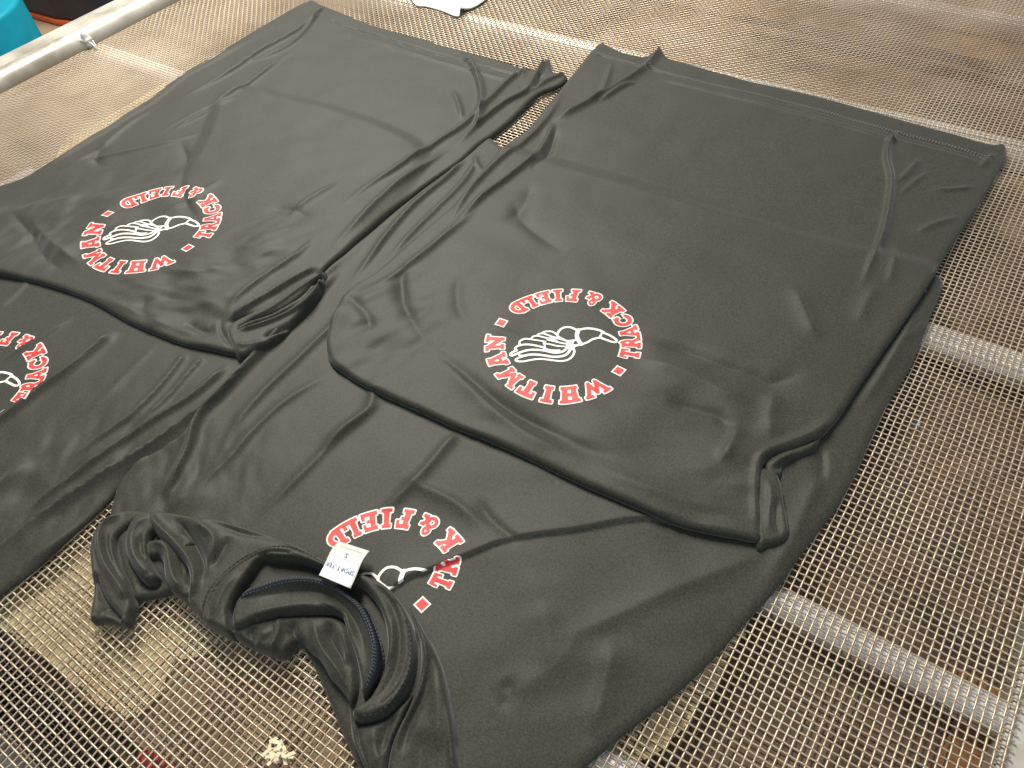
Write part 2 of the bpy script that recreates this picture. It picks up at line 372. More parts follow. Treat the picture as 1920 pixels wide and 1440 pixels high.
# ------------------------------------------------------------------ shirts
def offs(o): return o
class Cloth:
    def __init__(s, outline, zu, thick, r, ridges=(), under=None, step=0.0016, puff=(), crumple=(), seed=0, n=5, base=0.0, k0=0.3):
        s.k0 = k0
        s.V = catmull(US(outline, zu), n, True); s.thick = thick; s.r = r
        s.ridges = [Ridge(*a[:4], **(a[4] if len(a) > 4 else {})) for a in ridges]
        s.under = under; s.step = step; s.seed = seed; s.crumple = crumple; s.base = base
    def sdf(s, P): return poly_sdf(P, s.V)
    def relief(s, P):
        q = s.seed
        h = 0.0007*noise(P, 0.045, 0, (q, 3))+0.0004*noise(P, 0.022, 1, (q, 1))
        for pts, A, sc, ang, rad in s.crumple:      # locally crumpled zones: stretched noise
            c = US([pts], 0.005)[0]; wgt = np.exp(-((P-c)**2).sum(1)/(rad*1e-3)**2)
            ca, sa = math.cos(math.radians(ang)), math.sin(math.radians(ang))
            Q = np.stack([(P[:, 0]*ca+P[:, 1]*sa)/2.2, -P[:, 0]*sa+P[:, 1]*ca], 1)
            h = h + wgt*A*1.35e-3*(noise(Q, sc*1e-3, 2, (q, 0))+0.5*noise(Q, sc*0.5e-3, 3, (q, 5)))
        for r in s.ridges: h = h + r(P)
        return h
    def z(s, P, S=None):
        if S is None: S = s.sdf(P)
        b = np.full(len(P), s.base)
        if s.under is not None: b = np.maximum(b, s.under(P))
        t = np.clip(S/s.r, 0, 1); k = s.k0+(1-s.k0)*np.sqrt(1-(1-t)**2)
        return b + np.maximum((s.thick + s.relief(P))*k, 0.0008)
    def ztop(s, P):
        S = s.sdf(P); return np.where(S > 0, s.z(P, np.maximum(S, 0)), s.base)
    def soft_top(s, P, w_=0.010):
        "what a cloth lying over this one feels"
        S = s.sdf(P); k = sstep((S+w_*0.4)/w_)
        return s.base + k*(s.thick + 0.55*s.relief(P))
    def build(s, name, parent):
        lo = s.V.min(0)-0.004; hi = s.V.max(0)+0.004
        return grid_mesh(name, s.sdf, lo, hi, s.step, s.z, FAB, parent, skirt=(s.thick*max(s.k0, 0.45), 0.006 if s.k0 > 0.4 else 0.004))

# ---- B: lower left shirt
B_out = [(-420, 760), (-300, 520), (0, 400), (330, 330), (425, 178), (560, 190), (720, 240), (800, 300), (700, 430), (600, 545), (520, 640), (420, 745), (345, 822), (262, 872), (222, 912), (187, 952), (133, 1003), (67, 1063), (0, 1110), (-120, 1200), (-300, 1240)]
B_r = [
 ([(215, 620), (187, 647), (133, 693), (83, 727), (33, 767), (-20, 805), (-60, 840)], 5.5, 6, 3.2, dict(f0=.1, f1=.1)),
 ([(347, 664), (310, 713), (267, 760), (233, 790), (173, 833), (120, 870)], 3.2, 3.5, 2.6, dict(f0=.05)),
 ([(378, 672), (333, 723), (300, 757), (255, 800)], 2.6, 3, 2.2, dict(f0=.05)),
 ([(433, 680), (367, 740), (293, 787), (233, 827), (160, 880), (67, 947), (0, 990)], 4.5, 4, 2.5, dict(f0=.1)),
 ([(520, 640), (455, 700), (380, 765), (300, 825), (215, 880), (100, 955), (0, 1026), (-60, 1060)], 5.5, 6, 1.0, dict(f0=.1)),
 ([(143, 593), (100, 620), (67, 640), (0, 680)], 2.0, 3, 2.5, {}),
 ([(60, 520), (20, 560), (-20, 590)], 1.6, 3, 3, {}),
 ([(300, 640), (250, 690), (200, 740), (130, 800)], 1.3, 4, 4, {}),
 ([(200, 960), (120, 1010), (40, 1070)], 2.0, 4, 4, {}),
 ([(60, 860), (20, 900), (-30, 930)], 2.0, 6, 6, {}),
]
B = Cloth(B_out, 0.004, 0.0042, 0.007, B_r, None, seed=11, crumple=[((120, 900), 1.8, 14, 120, 60)])
# ---- D: front right shirt body
D_out = [(903, 250), (919, 256), (940, 274), (980, 292), (1200, 355), (1400, 415), (1600, 470), (1720, 496), (1752, 512), (1768, 524), (1764, 552), (1748, 588), (1730, 634), (1706, 692), (1660, 765), (1622, 850), (1580, 935), (1540, 990), (1500, 1042), (1460, 1100), (1400, 1165), (1340, 1232), (1282, 1288), (1230, 1330), (1180, 1370), (1140, 1402), (1095, 1440), (1030, 1500), (900, 1560), (700, 1480), (560, 1200), (430, 1130), (300, 1090), (240, 1040), (205, 975), (215, 925), (240, 880), (300, 840), (350, 808), (400, 745), (455, 690), (520, 628), (575, 565), (612, 510), (655, 470), (700, 428), (760, 375), (820, 330), (862, 296), (880, 272)]
D_r = [
 ([(640, 505), (580, 570), (533, 620), (483, 667), (417, 740), (373, 785), (350, 850), (300, 945)], 5.0, 3.0, 5, dict(f0=.15, f1=.1)),
 ([(690, 520), (633, 600), (567, 667), (500, 730), (440, 800), (400, 870)], 3.0, 4, 4, {}),
 ([(640, 690), (547, 745), (483, 800), (420, 870), (350, 930), (310, 950)], 2.6, 4, 4, {}),
 ([(730, 740), (640, 813), (583, 873), (517, 937), (470, 985)], 2.2, 4, 5, {}),
 ([(703, 725), (690, 770), (640, 810), (600, 850)], 2.4, 4, 5, dict(f0=.08)),
 ([(860, 812), (840, 830), (800, 880), (750, 930), (700, 965)], 2.6, 5, 5, dict(f0=.1)),
 ([(745, 890), (790, 913), (850, 940), (900, 980), (925, 1000)], 1.8, 4, 6, {}),
 ([(870, 300), (835, 335), (780, 380), (735, 430), (690, 490), (650, 540)], 3.6, 3, 3.5, dict(f0=.1)),
 ([(895, 300), (865, 345), (810, 400), (760, 450), (720, 500)], 2.4, 3, 3, dict(f0=.1)),
 ([(890, 290), (893, 305), (903, 322)], 2.0, 2.2, 2.2, {}),
 ([(650, 480), (600, 530), (555, 590), (500, 650), (450, 700)], 3.0, 3.0, 3, {}),
 # the flap folded over the print
 ([(1330, 990), (1207, 972), (1073, 994), (957, 1010), (887, 1035), (807, 1067), (767, 1081), (727, 1110), (700, 1140)], 2.2, 0.9, 16, dict(f0=.2, f1=.12, p=1.3)),
 ([(895, 930), (915, 965), (955, 1003), (975, 1010)], -1.6, 3, 5, dict(f1=.1)),
 ([(1480, 1010), (1400, 1050), (1250, 1110), (1100, 1180), (1000, 1210)], 1.8, 8, 10, {}),
 ([(1150, 1190), (1140, 1250), (1120, 1330), (1100, 1390)], 2.2, 14, 5, {}),
 ([(1100, 1160), (1050, 1240), (960, 1300), (880, 1350)], 1.6, 12, 12, {}),
 ([(1010, 1120), (1030, 1210), (1010, 1260)], 1.2, 8, 8, {}),
 ([(945, 1270), (955, 1300), (930, 1330)], -1.5, 5, 6, {}),
 ([(1540, 830), (1545, 870), (1540, 910)], -1.6, 2, 4, {}),
 ([(1560, 860), (1520, 930), (1480, 1020), (1420, 1110)], 1.6, 6, 8, {}),
 ([(1740, 600), (1715, 625), (1690, 640)], 1.2, 3, 3, {}),
 ([(1725, 560), (1700, 620), (1660, 690), (1600, 780)], 2.2, 5, 4, {}),
]
D = Cloth(D_out, 0.003, 0.0036, 0.006, D_r, lambda P: 0.75*B.soft_top(P, 0.02), seed=29, crumple=[((1050, 1250), 0.9, 30, 40, 110), ((330, 900), 1.8, 12, 130, 45)])
# ---- A: upper left shirt
A_out = [(577, 2), (590, 2), (612, 12), (640, 24), (700, 46), (800, 75), (900, 103), (985, 127), (1006, 127), (1022, 110), (1032, 112), (1038, 134), (1057, 138), (1064, 144), (1050, 158), (1016, 172), (998, 184), (980, 202), (955, 226), (925, 250), (900, 268), (862, 302), (800, 345), (740, 392), (690, 436), (645, 478), (608, 512), (600, 545), (565, 592), (520, 640), (474, 662), (446, 667), (400, 658), (350, 648), (300, 630), (240, 604), (180, 570), (120, 545), (60, 528), (0, 517), (-80, 500), (-260, 470), (-200, 420), (-60, 368), (0, 346), (60, 325), (140, 275), (220, 228), (330, 152), (440, 80), (520, 30)]
A_r = [
 ([(620, 36), (700, 62), (800, 93), (900, 122), (990, 142)], -1.5, 1.4, 1.4, dict(z=.008, fade=.02)),
 ([(640, 56), (700, 74), (800, 106), (900, 135), (960, 150)], 1.4, 2.8, 2.8, dict(z=.008, fade=.05)),
 ([(868, 108), (886, 128), (900, 165), (903, 200), (893, 246)], 5.0, 3.2, 2.6, dict(f0=.12, f1=.1)),
 ([(846, 170), (860, 198), (868, 232)], 2.4, 2.6, 2.4, {}),
 ([(1000, 128), (962, 150), (910, 200), (870, 240), (810, 280), (750, 325), (690, 362), (630, 410)], 4.0, 3.0, 4, dict(f0=.1)),
 ([(1020, 118), (1004, 150), (985, 178), (945, 200), (900, 235), (850, 285)], 5.0, 3.0, 3, dict(f0=.03)),
 ([(1058, 142), (1020, 160), (990, 180)], 3.5, 3, 3, dict(f0=.03)),
 ([(1015, 140), (1008, 160), (1000, 176)], -3.0, 3, 3, {}),
 ([(968, 142), (975, 138), (985, 150)], 2.0, 2.2, 2.2, {}),
 ([(860, 270), (800, 315), (730, 370), (670, 430), (620, 480)], 3.2, 3.5, 3.5, {}),
 ([(612, 14), (560, 62), (493, 100), (433, 140), (383, 167), (333, 192)], 4.0, 3.6, 3.0, dict(f0=.08)),
 ([(598, 30), (560, 78), (510, 108), (450, 125)], 3.0, 3, 3, dict(f0=.08)),
 ([(560, 95), (520, 122), (433, 187), (350, 227), (290, 255)], 3.2, 3.2, 3.0, {}),
 ([(500, 60), (433, 100), (350, 145), (290, 190), (200, 247), (100, 310), (20, 345)], 3.0, 3.6, 3.4, {}),
 ([(400, 245), (333, 268), (260, 285), (187, 300), (120, 318)], 2.0, 3.5, 3.5, {}),
 ([(450, 190), (390, 215), (320, 250)], 2.4, 3, 3.4, {}),
 ([(300, 200), (240, 240), (180, 290), (100, 330)], 2.0, 4, 4, {}),
 ([(430, 340), (370, 380), (300, 410)], 1.2, 4, 4, {}),
 ([(335, 262), (352, 300), (345, 350), (360, 400), (390, 430)], -2.2, 4, 8, {}),
 ([(200, 270), (180, 300), (200, 320)], -1.8, 6, 6, {}),
 ([(20, 400), (60, 440), (90, 490), (130, 520)], -2.6, 5, 6, {}),
 ([(60, 420), (110, 470), (170, 510)], 2.0, 6, 6, {}),
 ([(430, 500), (390, 520), (330, 520)], 1.6, 6, 6, {}),
 ([(500, 400), (555, 405), (590, 425)], -1.2, 6, 8, {}),
 ([(640, 350), (567, 397), (545, 420)], 2.6, 5, 3, {}),
 ([(600, 450), (560, 490), (500, 530), (450, 570), (425, 605)], 3.4, 3.6, 3.2, {}),
 ([(602, 512), (560, 535), (500, 570), (450, 600), (425, 612)], 4.8, 3.0, 3.0, dict(f0=.1, f1=.15)),
 ([(600, 528), (570, 560), (520, 588), (460, 606), (430, 618)], -3.5, 1.8, 1.8, dict(f0=.1, f1=.1)),
 ([(600, 540), (570, 575), (520, 605), (470, 622), (440, 640)], 4.0, 2.6, 3.5, dict(f0=.1, f1=.1)),
 ([(420, 600), (418, 625), (432, 650), (445, 664)], -2.6, 1.3, 1.3, {}),
 ([(290, 560), (270, 590), (300, 615)], -1.6, 5, 5, {}),
 ([(350, 610), (390, 630), (405, 610)], -2.0, 4, 4, {}),
 ([(180, 560), (250, 590), (320, 620), (390, 640)], 2.0, 8, 6, {}),
]
A = Cloth(A_out, 0.006, 0.0066, 0.0042, A_r, lambda P: 0.9*B.soft_top(P, 0.018), seed=5, k0=0.5,
          crumple=[((240, 380), 1.5, 20, 60, 60), ((330, 570), 2.2, 16, 20, 60), ((60, 440), 2.4, 20, 100, 70), ((500, 480), 1.8, 15, 60, 40)])
# ---- C: upper right shirt
C_out = [(1127, 78), (1142, 84), (1175, 98), (1208, 104), (1228, 93), (1244, 96), (1256, 108), (1300, 121), (1400, 149), (1500, 171), (1600, 196), (1700, 226), (1800, 252), (1856, 268), (1882, 266), (1890, 278), (1886, 298), (1862, 338), (1832, 388), (1802, 432), (1772, 480), (1742, 532), (1700, 597), (1650, 668), (1604, 735), (1572, 785), (1540, 820), (1512, 834), (1482, 845), (1455, 853), (1434, 868), (1424, 895), (1423, 950), (1427, 1000), (1422, 1017), (1380, 1010), (1310, 996), (1250, 978), (1180, 948), (1100, 912), (1000, 864), (920, 828), (850, 800), (780, 768), (700, 732), (645, 700), (620, 680), (612, 650), (616, 620), (627, 588), (642, 560), (668, 535), (705, 512), (750, 474), (800, 430), (847, 390), (890, 340), (923, 300), (950, 268), (990, 238), (1033, 186), (1075, 135), (1108, 94)]
C_r = [
 ([(1117, 98), (1187, 118), (1240, 133), (1280, 144), (1413, 176), (1547, 208), (1680, 248), (1780, 272), (1870, 298)], -1.5, 1.4, 1.4, dict(z=.009, fade=.02)),
 ([(1240, 147), (1280, 156), (1413, 189), (1547, 222), (1680, 262), (1780, 286), (1840, 305)], 1.4, 2.8, 2.8, dict(z=.009, fade=.05)),
 ([(1690, 250), (1666, 272), (1660, 305), (1668, 345), (1662, 400), (1650, 450), (1625, 510), (1605, 562)], 4.6, 3.2, 2.0, dict(f0=.1)),
 ([(1725, 300), (1700, 330), (1675, 352)], 2.0, 2.5, 2.5, {}), ([(1745, 325), (1715, 345), (1680, 375)], 1.4, 2.5, 2, {}),
 ([(1830, 355), (1780, 362), (1740, 360)], 1.8, 2.5, 3, {}), ([(1800, 412), (1760, 425), (1710, 445)], 1.8, 3, 4, {}),
 ([(1862, 292), (1850, 305), (1835, 320)], 2.0, 3, 3, {}),
 ([(1680, 460), (1672, 500), (1660, 550)], 1.5, 3, 3, {}),
 ([(1640, 540), (1620, 580), (1600, 620)], 1.6, 6, 6, {}),
 ([(1238, 94), (1230, 108), (1206, 134), (1165, 163), (1110, 195), (1060, 222), (1035, 236)], 5.0, 5, 3.0, dict(f0=.03, f1=.15)),
 ([(1147, 118), (1140, 150), (1126, 182), (1095, 205)], 2.6, 2.6, 2.6, {}),
 ([(1200, 158), (1170, 168), (1120, 200)], 2.5, 2.5, 2.5, {}),
 ([(1055, 170), (1035, 215), (1000, 258), (940, 310), (885, 365), (850, 420), (845, 445)], 3.6, 3, 3.2, {}),
 ([(1036, 236), (1030, 262), (1006, 300), (960, 340), (907, 380), (860, 425), (835, 440)], 4.4, 3.2, 3.2, dict(f0=.1)),
 ([(1042, 240), (1030, 290), (1003, 320), (1004, 334)], -2.6, 3, 3, {}),
 ([(1000, 350), (980, 400), (940, 430)], -1.8, 8, 8, {}),
 ([(960, 380), (985, 430), (1040, 470), (1060, 490)], -1.8, 8, 6, {}),
 ([(900, 400), (840, 450), (780, 500), (720, 540), (670, 560)], 3.0, 4, 4, {}),
 ([(760, 500), (755, 547), (767, 597), (807, 660), (873, 713), (940, 767), (1007, 803), (1107, 853), (1200, 890)], -3.4, 6, 8, dict(f0=.1)),
 ([(740, 560), (790, 640), (853, 705), (930, 780), (1010, 835), (1120, 880)], 3.0, 7, 8, {}),
 ([(650, 560), (690, 600), (700, 640)], -2.0, 5, 5, {}),
 ([(860, 520), (860, 580), (880, 620)], -1.6, 7, 6, {}),
 ([(900, 620), (960, 640), (1050, 660)], 1.2, 7, 7, {}),
 ([(1200, 640), (1280, 668), (1347, 694), (1407, 714), (1447, 727), (1520, 700)], -2.8, 7, 7, {}),
 ([(1180, 680), (1280, 710), (1360, 750), (1420, 760)], 2.4, 10, 10, {}),
 ([(1480, 540), (1495, 570), (1513, 613), (1535, 655)], 2.4, 4, 9, {}),
 ([(1240, 760), (1310, 780), (1345, 790), (1372, 820)], -2.8, 6, 5, {}),
 ([(1380, 800), (1373, 835), (1345, 885)], 2.6, 5, 4, {}),
 ([(1450, 740), (1440, 800), (1450, 840)], 2.0, 8, 8, {}),
 ([(1100, 880), (1220, 930), (1330, 960), (1410, 975)], 2.2, 10, 8, {}),
 ([(1560, 792), (1515, 822), (1462, 842), (1424, 866), (1414, 905), (1414, 960), (1418, 1000)], 2.2, 6, 2.5, dict(f0=.1, f1=.1)),
]
C = Cloth(C_out, 0.007, 0.0074, 0.0046, C_r, lambda P: 0.9*D.soft_top(P, 0.018), seed=17, k0=0.5,
          crumple=[((720, 600), 2.2, 18, 70, 55), ((1350, 850), 1.8, 22, 30, 70), ((1000, 830), 1.0, 20, 20, 60)])

shirts = {}
for key, cl, lab in (('B', B, 'black shirt at the left edge, mostly covered, with half of its round red print showing'),
                ('D', D, 'black shirt in front with white neck label and bunched collar'),
                ('A', A, 'upper left black shirt with whole round print and straight hem'),
                ('C', C, 'black shirt on top at the right with whole round red and white print')):
    c = cl.V.mean(0)
    t = thing('folded_shirt', lab, 'shirt', (c[0], c[1], 0), 'black printed athletic shirts laid on the mesh'); shirts[key] = t
    rel(cl.build('body', t), t)

# ---- bunched collar and sleeve of D, in layered pieces
def piece(name, outline, zu, thick, r, ridges, k0=0.35, seed=0, step=0.0009, crumple=(), base=0.0, owner='D'):
    rr = [(a[0], a[1], a[2], a[3], dict(dict(z=zu), **(a[4] if len(a) > 4 else {}))) for a in ridges]
    c = Cloth(outline, zu, thick, r, rr, None, seed=seed, step=step, crumple=crumple, base=base, k0=k0, n=4)
    rel(c.build(name, shirts[owner]), shirts[owner]); return c
class Stack:
    def __init__(s, L_): s.L = L_
    def ztop(s, P):
        z = D.ztop(P)
        for c in s.L: z = np.maximum(z, c.ztop(P))
        return z
pcs = []
# dark inside of the bunched neck, low
pcs.append(piece('collar_lining', [(240, 960), (215, 985), (225, 1060), (246, 1108), (250, 1124), (300, 1117), (323, 1112), (345, 1126), (373, 1155), (443, 1190), (510, 1218), (578, 1214), (612, 1258), (650, 1318), (660, 1390), (690, 1440), (720, 1520), (850, 1520), (845, 1393), (820, 1262), (780, 1180), (735, 1120), (660, 1080), (560, 1025), (460, 992), (350, 970)], 0.005, 0.0065, 0.004,
   [([(255, 1085), (285, 1095), (315, 1100)], -3, 6, 6)], seed=3, step=0.0014))
# left sleeve
pcs.append(piece('sleeve', [(236, 952), (212, 958), (190, 970), (172, 992), (164, 1023), (167, 1058), (169, 1092), (167, 1125), (163, 1160), (182, 1160), (200, 1161), (218, 1166), (234, 1168), (240, 1152), (247, 1128), (243, 1100), (236, 1080), (222, 1060), (213, 1030), (216, 1005), (236, 985), (262, 972), (290, 966), (270, 955)], 0.011, 0.0105, 0.0035,
   [([(232, 962), (198, 980), (186, 1010), (196, 1055), (220, 1092), (238, 1125)], 3.5, 3.4, 1.8, dict(f0=.1, f1=.1)),
    ([(200, 992), (200, 1030), (218, 1072), (240, 1100)], -3.0, 1.6, 1.8, {}),
    ([(178, 1070), (184, 1100), (200, 1130), (226, 1160)], -4.5, 1.2, 4.0, dict(f0=.2, f1=.05)),
    ([(174, 1010), (172, 1060), (178, 1110)], 1.6, 3, 3, {}),
    ([(200, 1130), (185, 1150), (175, 1160)], -2.0, 4, 4, {})], seed=5))
pcs.append(piece('sleeve', [(300, 952), (268, 956), (244, 972), (232, 998), (230, 1028), (240, 1056), (256, 1078), (272, 1090), (288, 1086), (294, 1074), (284, 1058), (276, 1038), (276, 1014), (284, 996), (300, 985), (320, 975)], 0.013, 0.0135, 0.0035,
   [([(290, 966), (262, 980), (248, 1005), (250, 1035), (266, 1064), (284, 1076)], 2.0, 3, 3, dict(f0=.2, f1=.1)),
    ([(262, 1000), (262, 1030), (276, 1056)], -2.6, 1.6, 1.6, {})], k0=0.3, seed=8))
pcs.append(piece('sleeve', [(330, 990), (300, 1006), (280, 1008), (270, 1016), (272, 1036), (282, 1042), (292, 1040), (300, 1052), (303, 1078), (312, 1098), (328, 1112), (345, 1120), (362, 1130), (366, 1105), (352, 1085), (346, 1060), (350, 1030), (362, 1010)], 0.013, 0.0120, 0.003,
   [([(278, 1022), (296, 1018), (312, 1028), (318, 1055), (326, 1085), (345, 1106)], 3.0, 2.2, 2.6, dict(f0=.15, f1=.15)),
    ([(318, 1012), (334, 1030), (338, 1060), (346, 1088)], -3.5, 1.8, 2.2, {}),
    ([(340, 1010), (352, 1040), (356, 1075)], 2.5, 2.4, 2.4, {})], k0=0.3, seed=9))
# shoulder cloth running from the body to the seam
pcs.append(piece('shoulder', [(262, 952), (300, 954), (355, 962), (410, 970), (467, 986), (533, 1006), (600, 1036), (640, 1058), (660, 1074), (640, 1080), (600, 1062), (547, 1040), (507, 1034), (470, 1046), (434, 1072), (402, 1104), (388, 1130), (384, 1160), (372, 1156), (358, 1140), (346, 1122), (352, 1090), (345, 1060), (322, 1034), (298, 1014), (285, 990), (276, 970)], 0.013, 0.0125, 0.0035,
   [([(276, 960), (296, 985), (330, 1018), (356, 1050), (366, 1080), (362, 1120)], 4.0, 2.6, 4.0, dict(f0=.1, f1=.1)),
    ([(320, 968), (345, 990), (370, 1030), (380, 1064), (372, 1100)], -4.5, 2.4, 3.4, {}),
    ([(350, 972), (395, 1000), (400, 1030), (384, 1062)], 3.2, 4, 3, {}),
    ([(400, 978), (450, 996), (500, 1004), (560, 1018)], -2.4, 4, 3, {}),
    ([(430, 1000), (415, 1030), (392, 1070)], -2.4, 3, 3, {}),
    ([(357, 966), (420, 976), (480, 990), (540, 1012), (610, 1044)], 1.6, 2, 2.6, {})], k0=0.25, seed=12))
# collar band, left half (between seam and folded edge)
pcs.append(piece('collar', [(374, 1158), (376, 1132), (386, 1106), (408, 1076), (436, 1052), (470, 1031), (507, 1019), (547, 1022), (585, 1038), (620, 1056), (612, 1066), (570, 1050), (530, 1044), (504, 1042), (488, 1040), (470, 1062), (452, 1088), (438, 1112), (428, 1140), (429, 1168), (424, 1184), (400, 1174)], 0.017, 0.0165, 0.0030,
   [([(388, 1160), (390, 1130), (402, 1102), (430, 1070), (462, 1046), (500, 1032), (545, 1034)], -2.0, 0.8, 0.8, dict(f0=.03, f1=.03)),
    ([(402, 1162), (406, 1132), (424, 1098), (450, 1068)], 1.6, 3, 3, {}),
    ([(484, 1042), (462, 1072), (442, 1102), (430, 1138)], 2.0, 1.6, 1.4, dict(f0=.1, f1=.1))], k0=0.3, seed=14))
# inside of the neck with the overlocked seam
pcs.append(piece('collar', [(446, 1108), (483, 1094), (533, 1079), (583, 1077), (622, 1087), (650, 1106), (682, 1134), (702, 1172), (711, 1213), (707, 1256), (688, 1292), (672, 1290), (668, 1262), (660, 1225), (648, 1190), (640, 1160), (630, 1144), (590, 1142), (530, 1146), (475, 1158), (438, 1172), (427, 1158), (431, 1132)], 0.019, 0.0165, 0.0030,
   [([(448, 1112), (483, 1101), (533, 1086), (583, 1084), (617, 1094), (642, 1108), (674, 1136), (694, 1175), (702, 1213), (699, 1254), (683, 1286)], 2.6, 2.6, 2.6, dict(f0=.05, f1=.05)),
    ([(460, 1118), (500, 1110), (550, 1100), (600, 1104), (640, 1130), (668, 1170), (680, 1215), (680, 1255)], -3.5, 3.0, 5.0, {}),
    ([(590, 1120), (625, 1135), (640, 1165), (652, 1200)], 3.0, 3.5, 3.0, {}),
    ([(440, 1160), (500, 1142), (560, 1132), (620, 1132)], 1.8, 4, 2.0, {})], k0=0.3, seed=16))
# front roll below the neck
pcs.append(piece('collar', [(430, 1176), (475, 1160), (530, 1150), (590, 1148), (630, 1152), (650, 1172), (662, 1205), (668, 1245), (668, 1290), (656, 1318), (642, 1296), (626, 1276), (612, 1262), (594, 1230), (578, 1216), (558, 1196), (545, 1206), (530, 1222), (510, 1223), (480, 1212), (443, 1194)], 0.013, 0.0120, 0.0035,
   [([(520, 1156), (524, 1180), (512, 1212)], 4.0, 2.8, 2.0, dict(f1=.05)),
    ([(470, 1170), (468, 1190), (480, 1206)], -2.4, 3, 3, {}),
    ([(545, 1160), (548, 1185), (560, 1200)], -3.0, 2.4, 2.0, {}),
    ([(585, 1155), (592, 1185), (606, 1220), (634, 1258), (650, 1300)], 3.6, 2.8, 3.0, {}),
    ([(612, 1158), (616, 1190), (636, 1225), (650, 1255)], -4.5, 2.6, 2.6, {}),
    ([(640, 1175), (648, 1210), (655, 1250)], 3.0, 2.4, 2.4, {}),
    ([(490, 1180), (500, 1195)], 1.6, 4, 4, {})], k0=0.3, seed=18))
# collar band, right half
pcs.append(piece('collar', [(640, 1066), (680, 1072), (716, 1088), (746, 1118), (768, 1156), (777, 1203), (774, 1250), (754, 1298), (717, 1334), (674, 1348), (656, 1334), (664, 1322), (690, 1304), (712, 1262), (722, 1213), (718, 1165), (702, 1125), (676, 1094), (650, 1082)], 0.016, 0.0160, 0.0030,
   [([(690, 1086), (722, 1112), (742, 1155), (748, 1205), (740, 1255), (715, 1300), (680, 1325)], -1.8, 3.0, 3.0, {}),
    ([(700, 1092), (728, 1108), (748, 1136)], 1.6, 2, 2, {}),
    ([(732, 1150), (736, 1200), (728, 1250)], 1.8, 2.4, 2.0, {}),
    ([(762, 1160), (768, 1206), (763, 1250), (744, 1292), (712, 1322)], -0.9, 0.8, 0.8, dict(f0=.03, f1=.03))], k0=0.3, seed=20))
pcs.append(piece('shoulder', [(764, 1128), (790, 1172), (812, 1208), (832, 1260), (846, 1326), (855, 1393), (860, 1520), (716, 1520), (722, 1440), (734, 1384), (762, 1325), (782, 1268), (786, 1215), (776, 1168)], 0.012, 0.0115, 0.0035,
   [([(792, 1190), (800, 1240), (784, 1300), (752, 1362), (738, 1430)], 2.6, 1.8, 3.0, dict(f0=.1)),
    ([(804, 1225), (796, 1290), (768, 1352), (750, 1420)], -3.6, 2.0, 3.4, {}),
    ([(815, 1250), (822, 1330), (820, 1420)], 2.0, 6, 5, {}),
    ([(790, 1360), (785, 1430), (780, 1500)], -1.8, 6, 6, {}),
    ([(838, 1300), (846, 1380), (846, 1470)], 2.0, 3, 2, {})], k0=0.3, seed=22))
pcs.append(piece('shoulder', [(655, 1344), (676, 1356), (718, 1344), (756, 1312), (776, 1292), (756, 1345), (734, 1395), (726, 1450), (724, 1520), (712, 1520), (690, 1460), (664, 1404), (655, 1372)], 0.011, 0.0105, 0.003,
   [([(672, 1350), (672, 1388), (690, 1436), (706, 1480)], -2.0, 0.9, 0.9, dict(f0=.03, f1=.03)),
    ([(700, 1352), (704, 1400), (712, 1450)], 1.6, 3.4, 4, {}),
    ([(745, 1330), (722, 1372), (712, 1420)], -2.4, 2, 4, {})], k0=0.3, seed=24))
ST = Stack(pcs)
# folded sleeve ends of A and C
cs1 = piece('sleeve', [(1418, 880), (1446, 876), (1462, 888), (1470, 915), (1474, 942), (1480, 970), (1482, 994), (1470, 1011), (1440, 1019), (1418, 1016)], 0.010, 0.0095, 0.0035,
   [([(1440, 890), (1446, 930), (1442, 975), (1446, 1008)], 1.6, 3, 3, {}), ([(1460, 930), (1456, 970), (1462, 1005)], -1.8, 2.5, 2.5, {})], k0=0.35, seed=30, owner='C')
cs2 = piece('sleeve', [(1432, 862), (1470, 842), (1515, 828), (1540, 815), (1530, 838), (1506, 850), (1486, 858), (1470, 874), (1462, 892), (1440, 892)], 0.008, 0.0085, 0.003,
   [([(1440, 880), (1462, 862), (1500, 848)], 2.0, 2.2, 2.2, {}), ([(1450, 884), (1470, 868), (1492, 856)], -2.2, 1.6, 1.6, {})], k0=0.35, seed=31, owner='C')
as1 = piece('sleeve', [(612, 506), (600, 510), (560, 528), (510, 560), (470, 584), (436, 602), (424, 618), (430, 642), (446, 666), (474, 658), (516, 632), (558, 592), (590, 556), (604, 532)], 0.012, 0.0125, 0.0035,
   [([(608, 512), (560, 545), (505, 582), (455, 606)], 2.4, 2.0, 2.0, dict(f0=.05, f1=.15)),
    ([(606, 516), (570, 552), (520, 585), (470, 606), (440, 614)], -6.5, 1.5, 1.8, dict(f0=.08, f1=.12)),
    ([(604, 522), (578, 562), (530, 594), (480, 614), (448, 622)], 3.0, 1.8, 2.6, dict(f0=.05, f1=.1)),
    ([(603, 530), (575, 580), (530, 614), (490, 632)], -4.0, 2.0, 3.0, dict(f0=.05, f1=.1)),
    ([(432, 608), (424, 625), (434, 648), (446, 664)], -1.4, 0.9, 0.9, dict(f0=.05, f1=.05)),
    ([(500, 640), (460, 650), (444, 640)], 1.8, 3, 3, {})], k0=0.35, seed=33, owner='A')

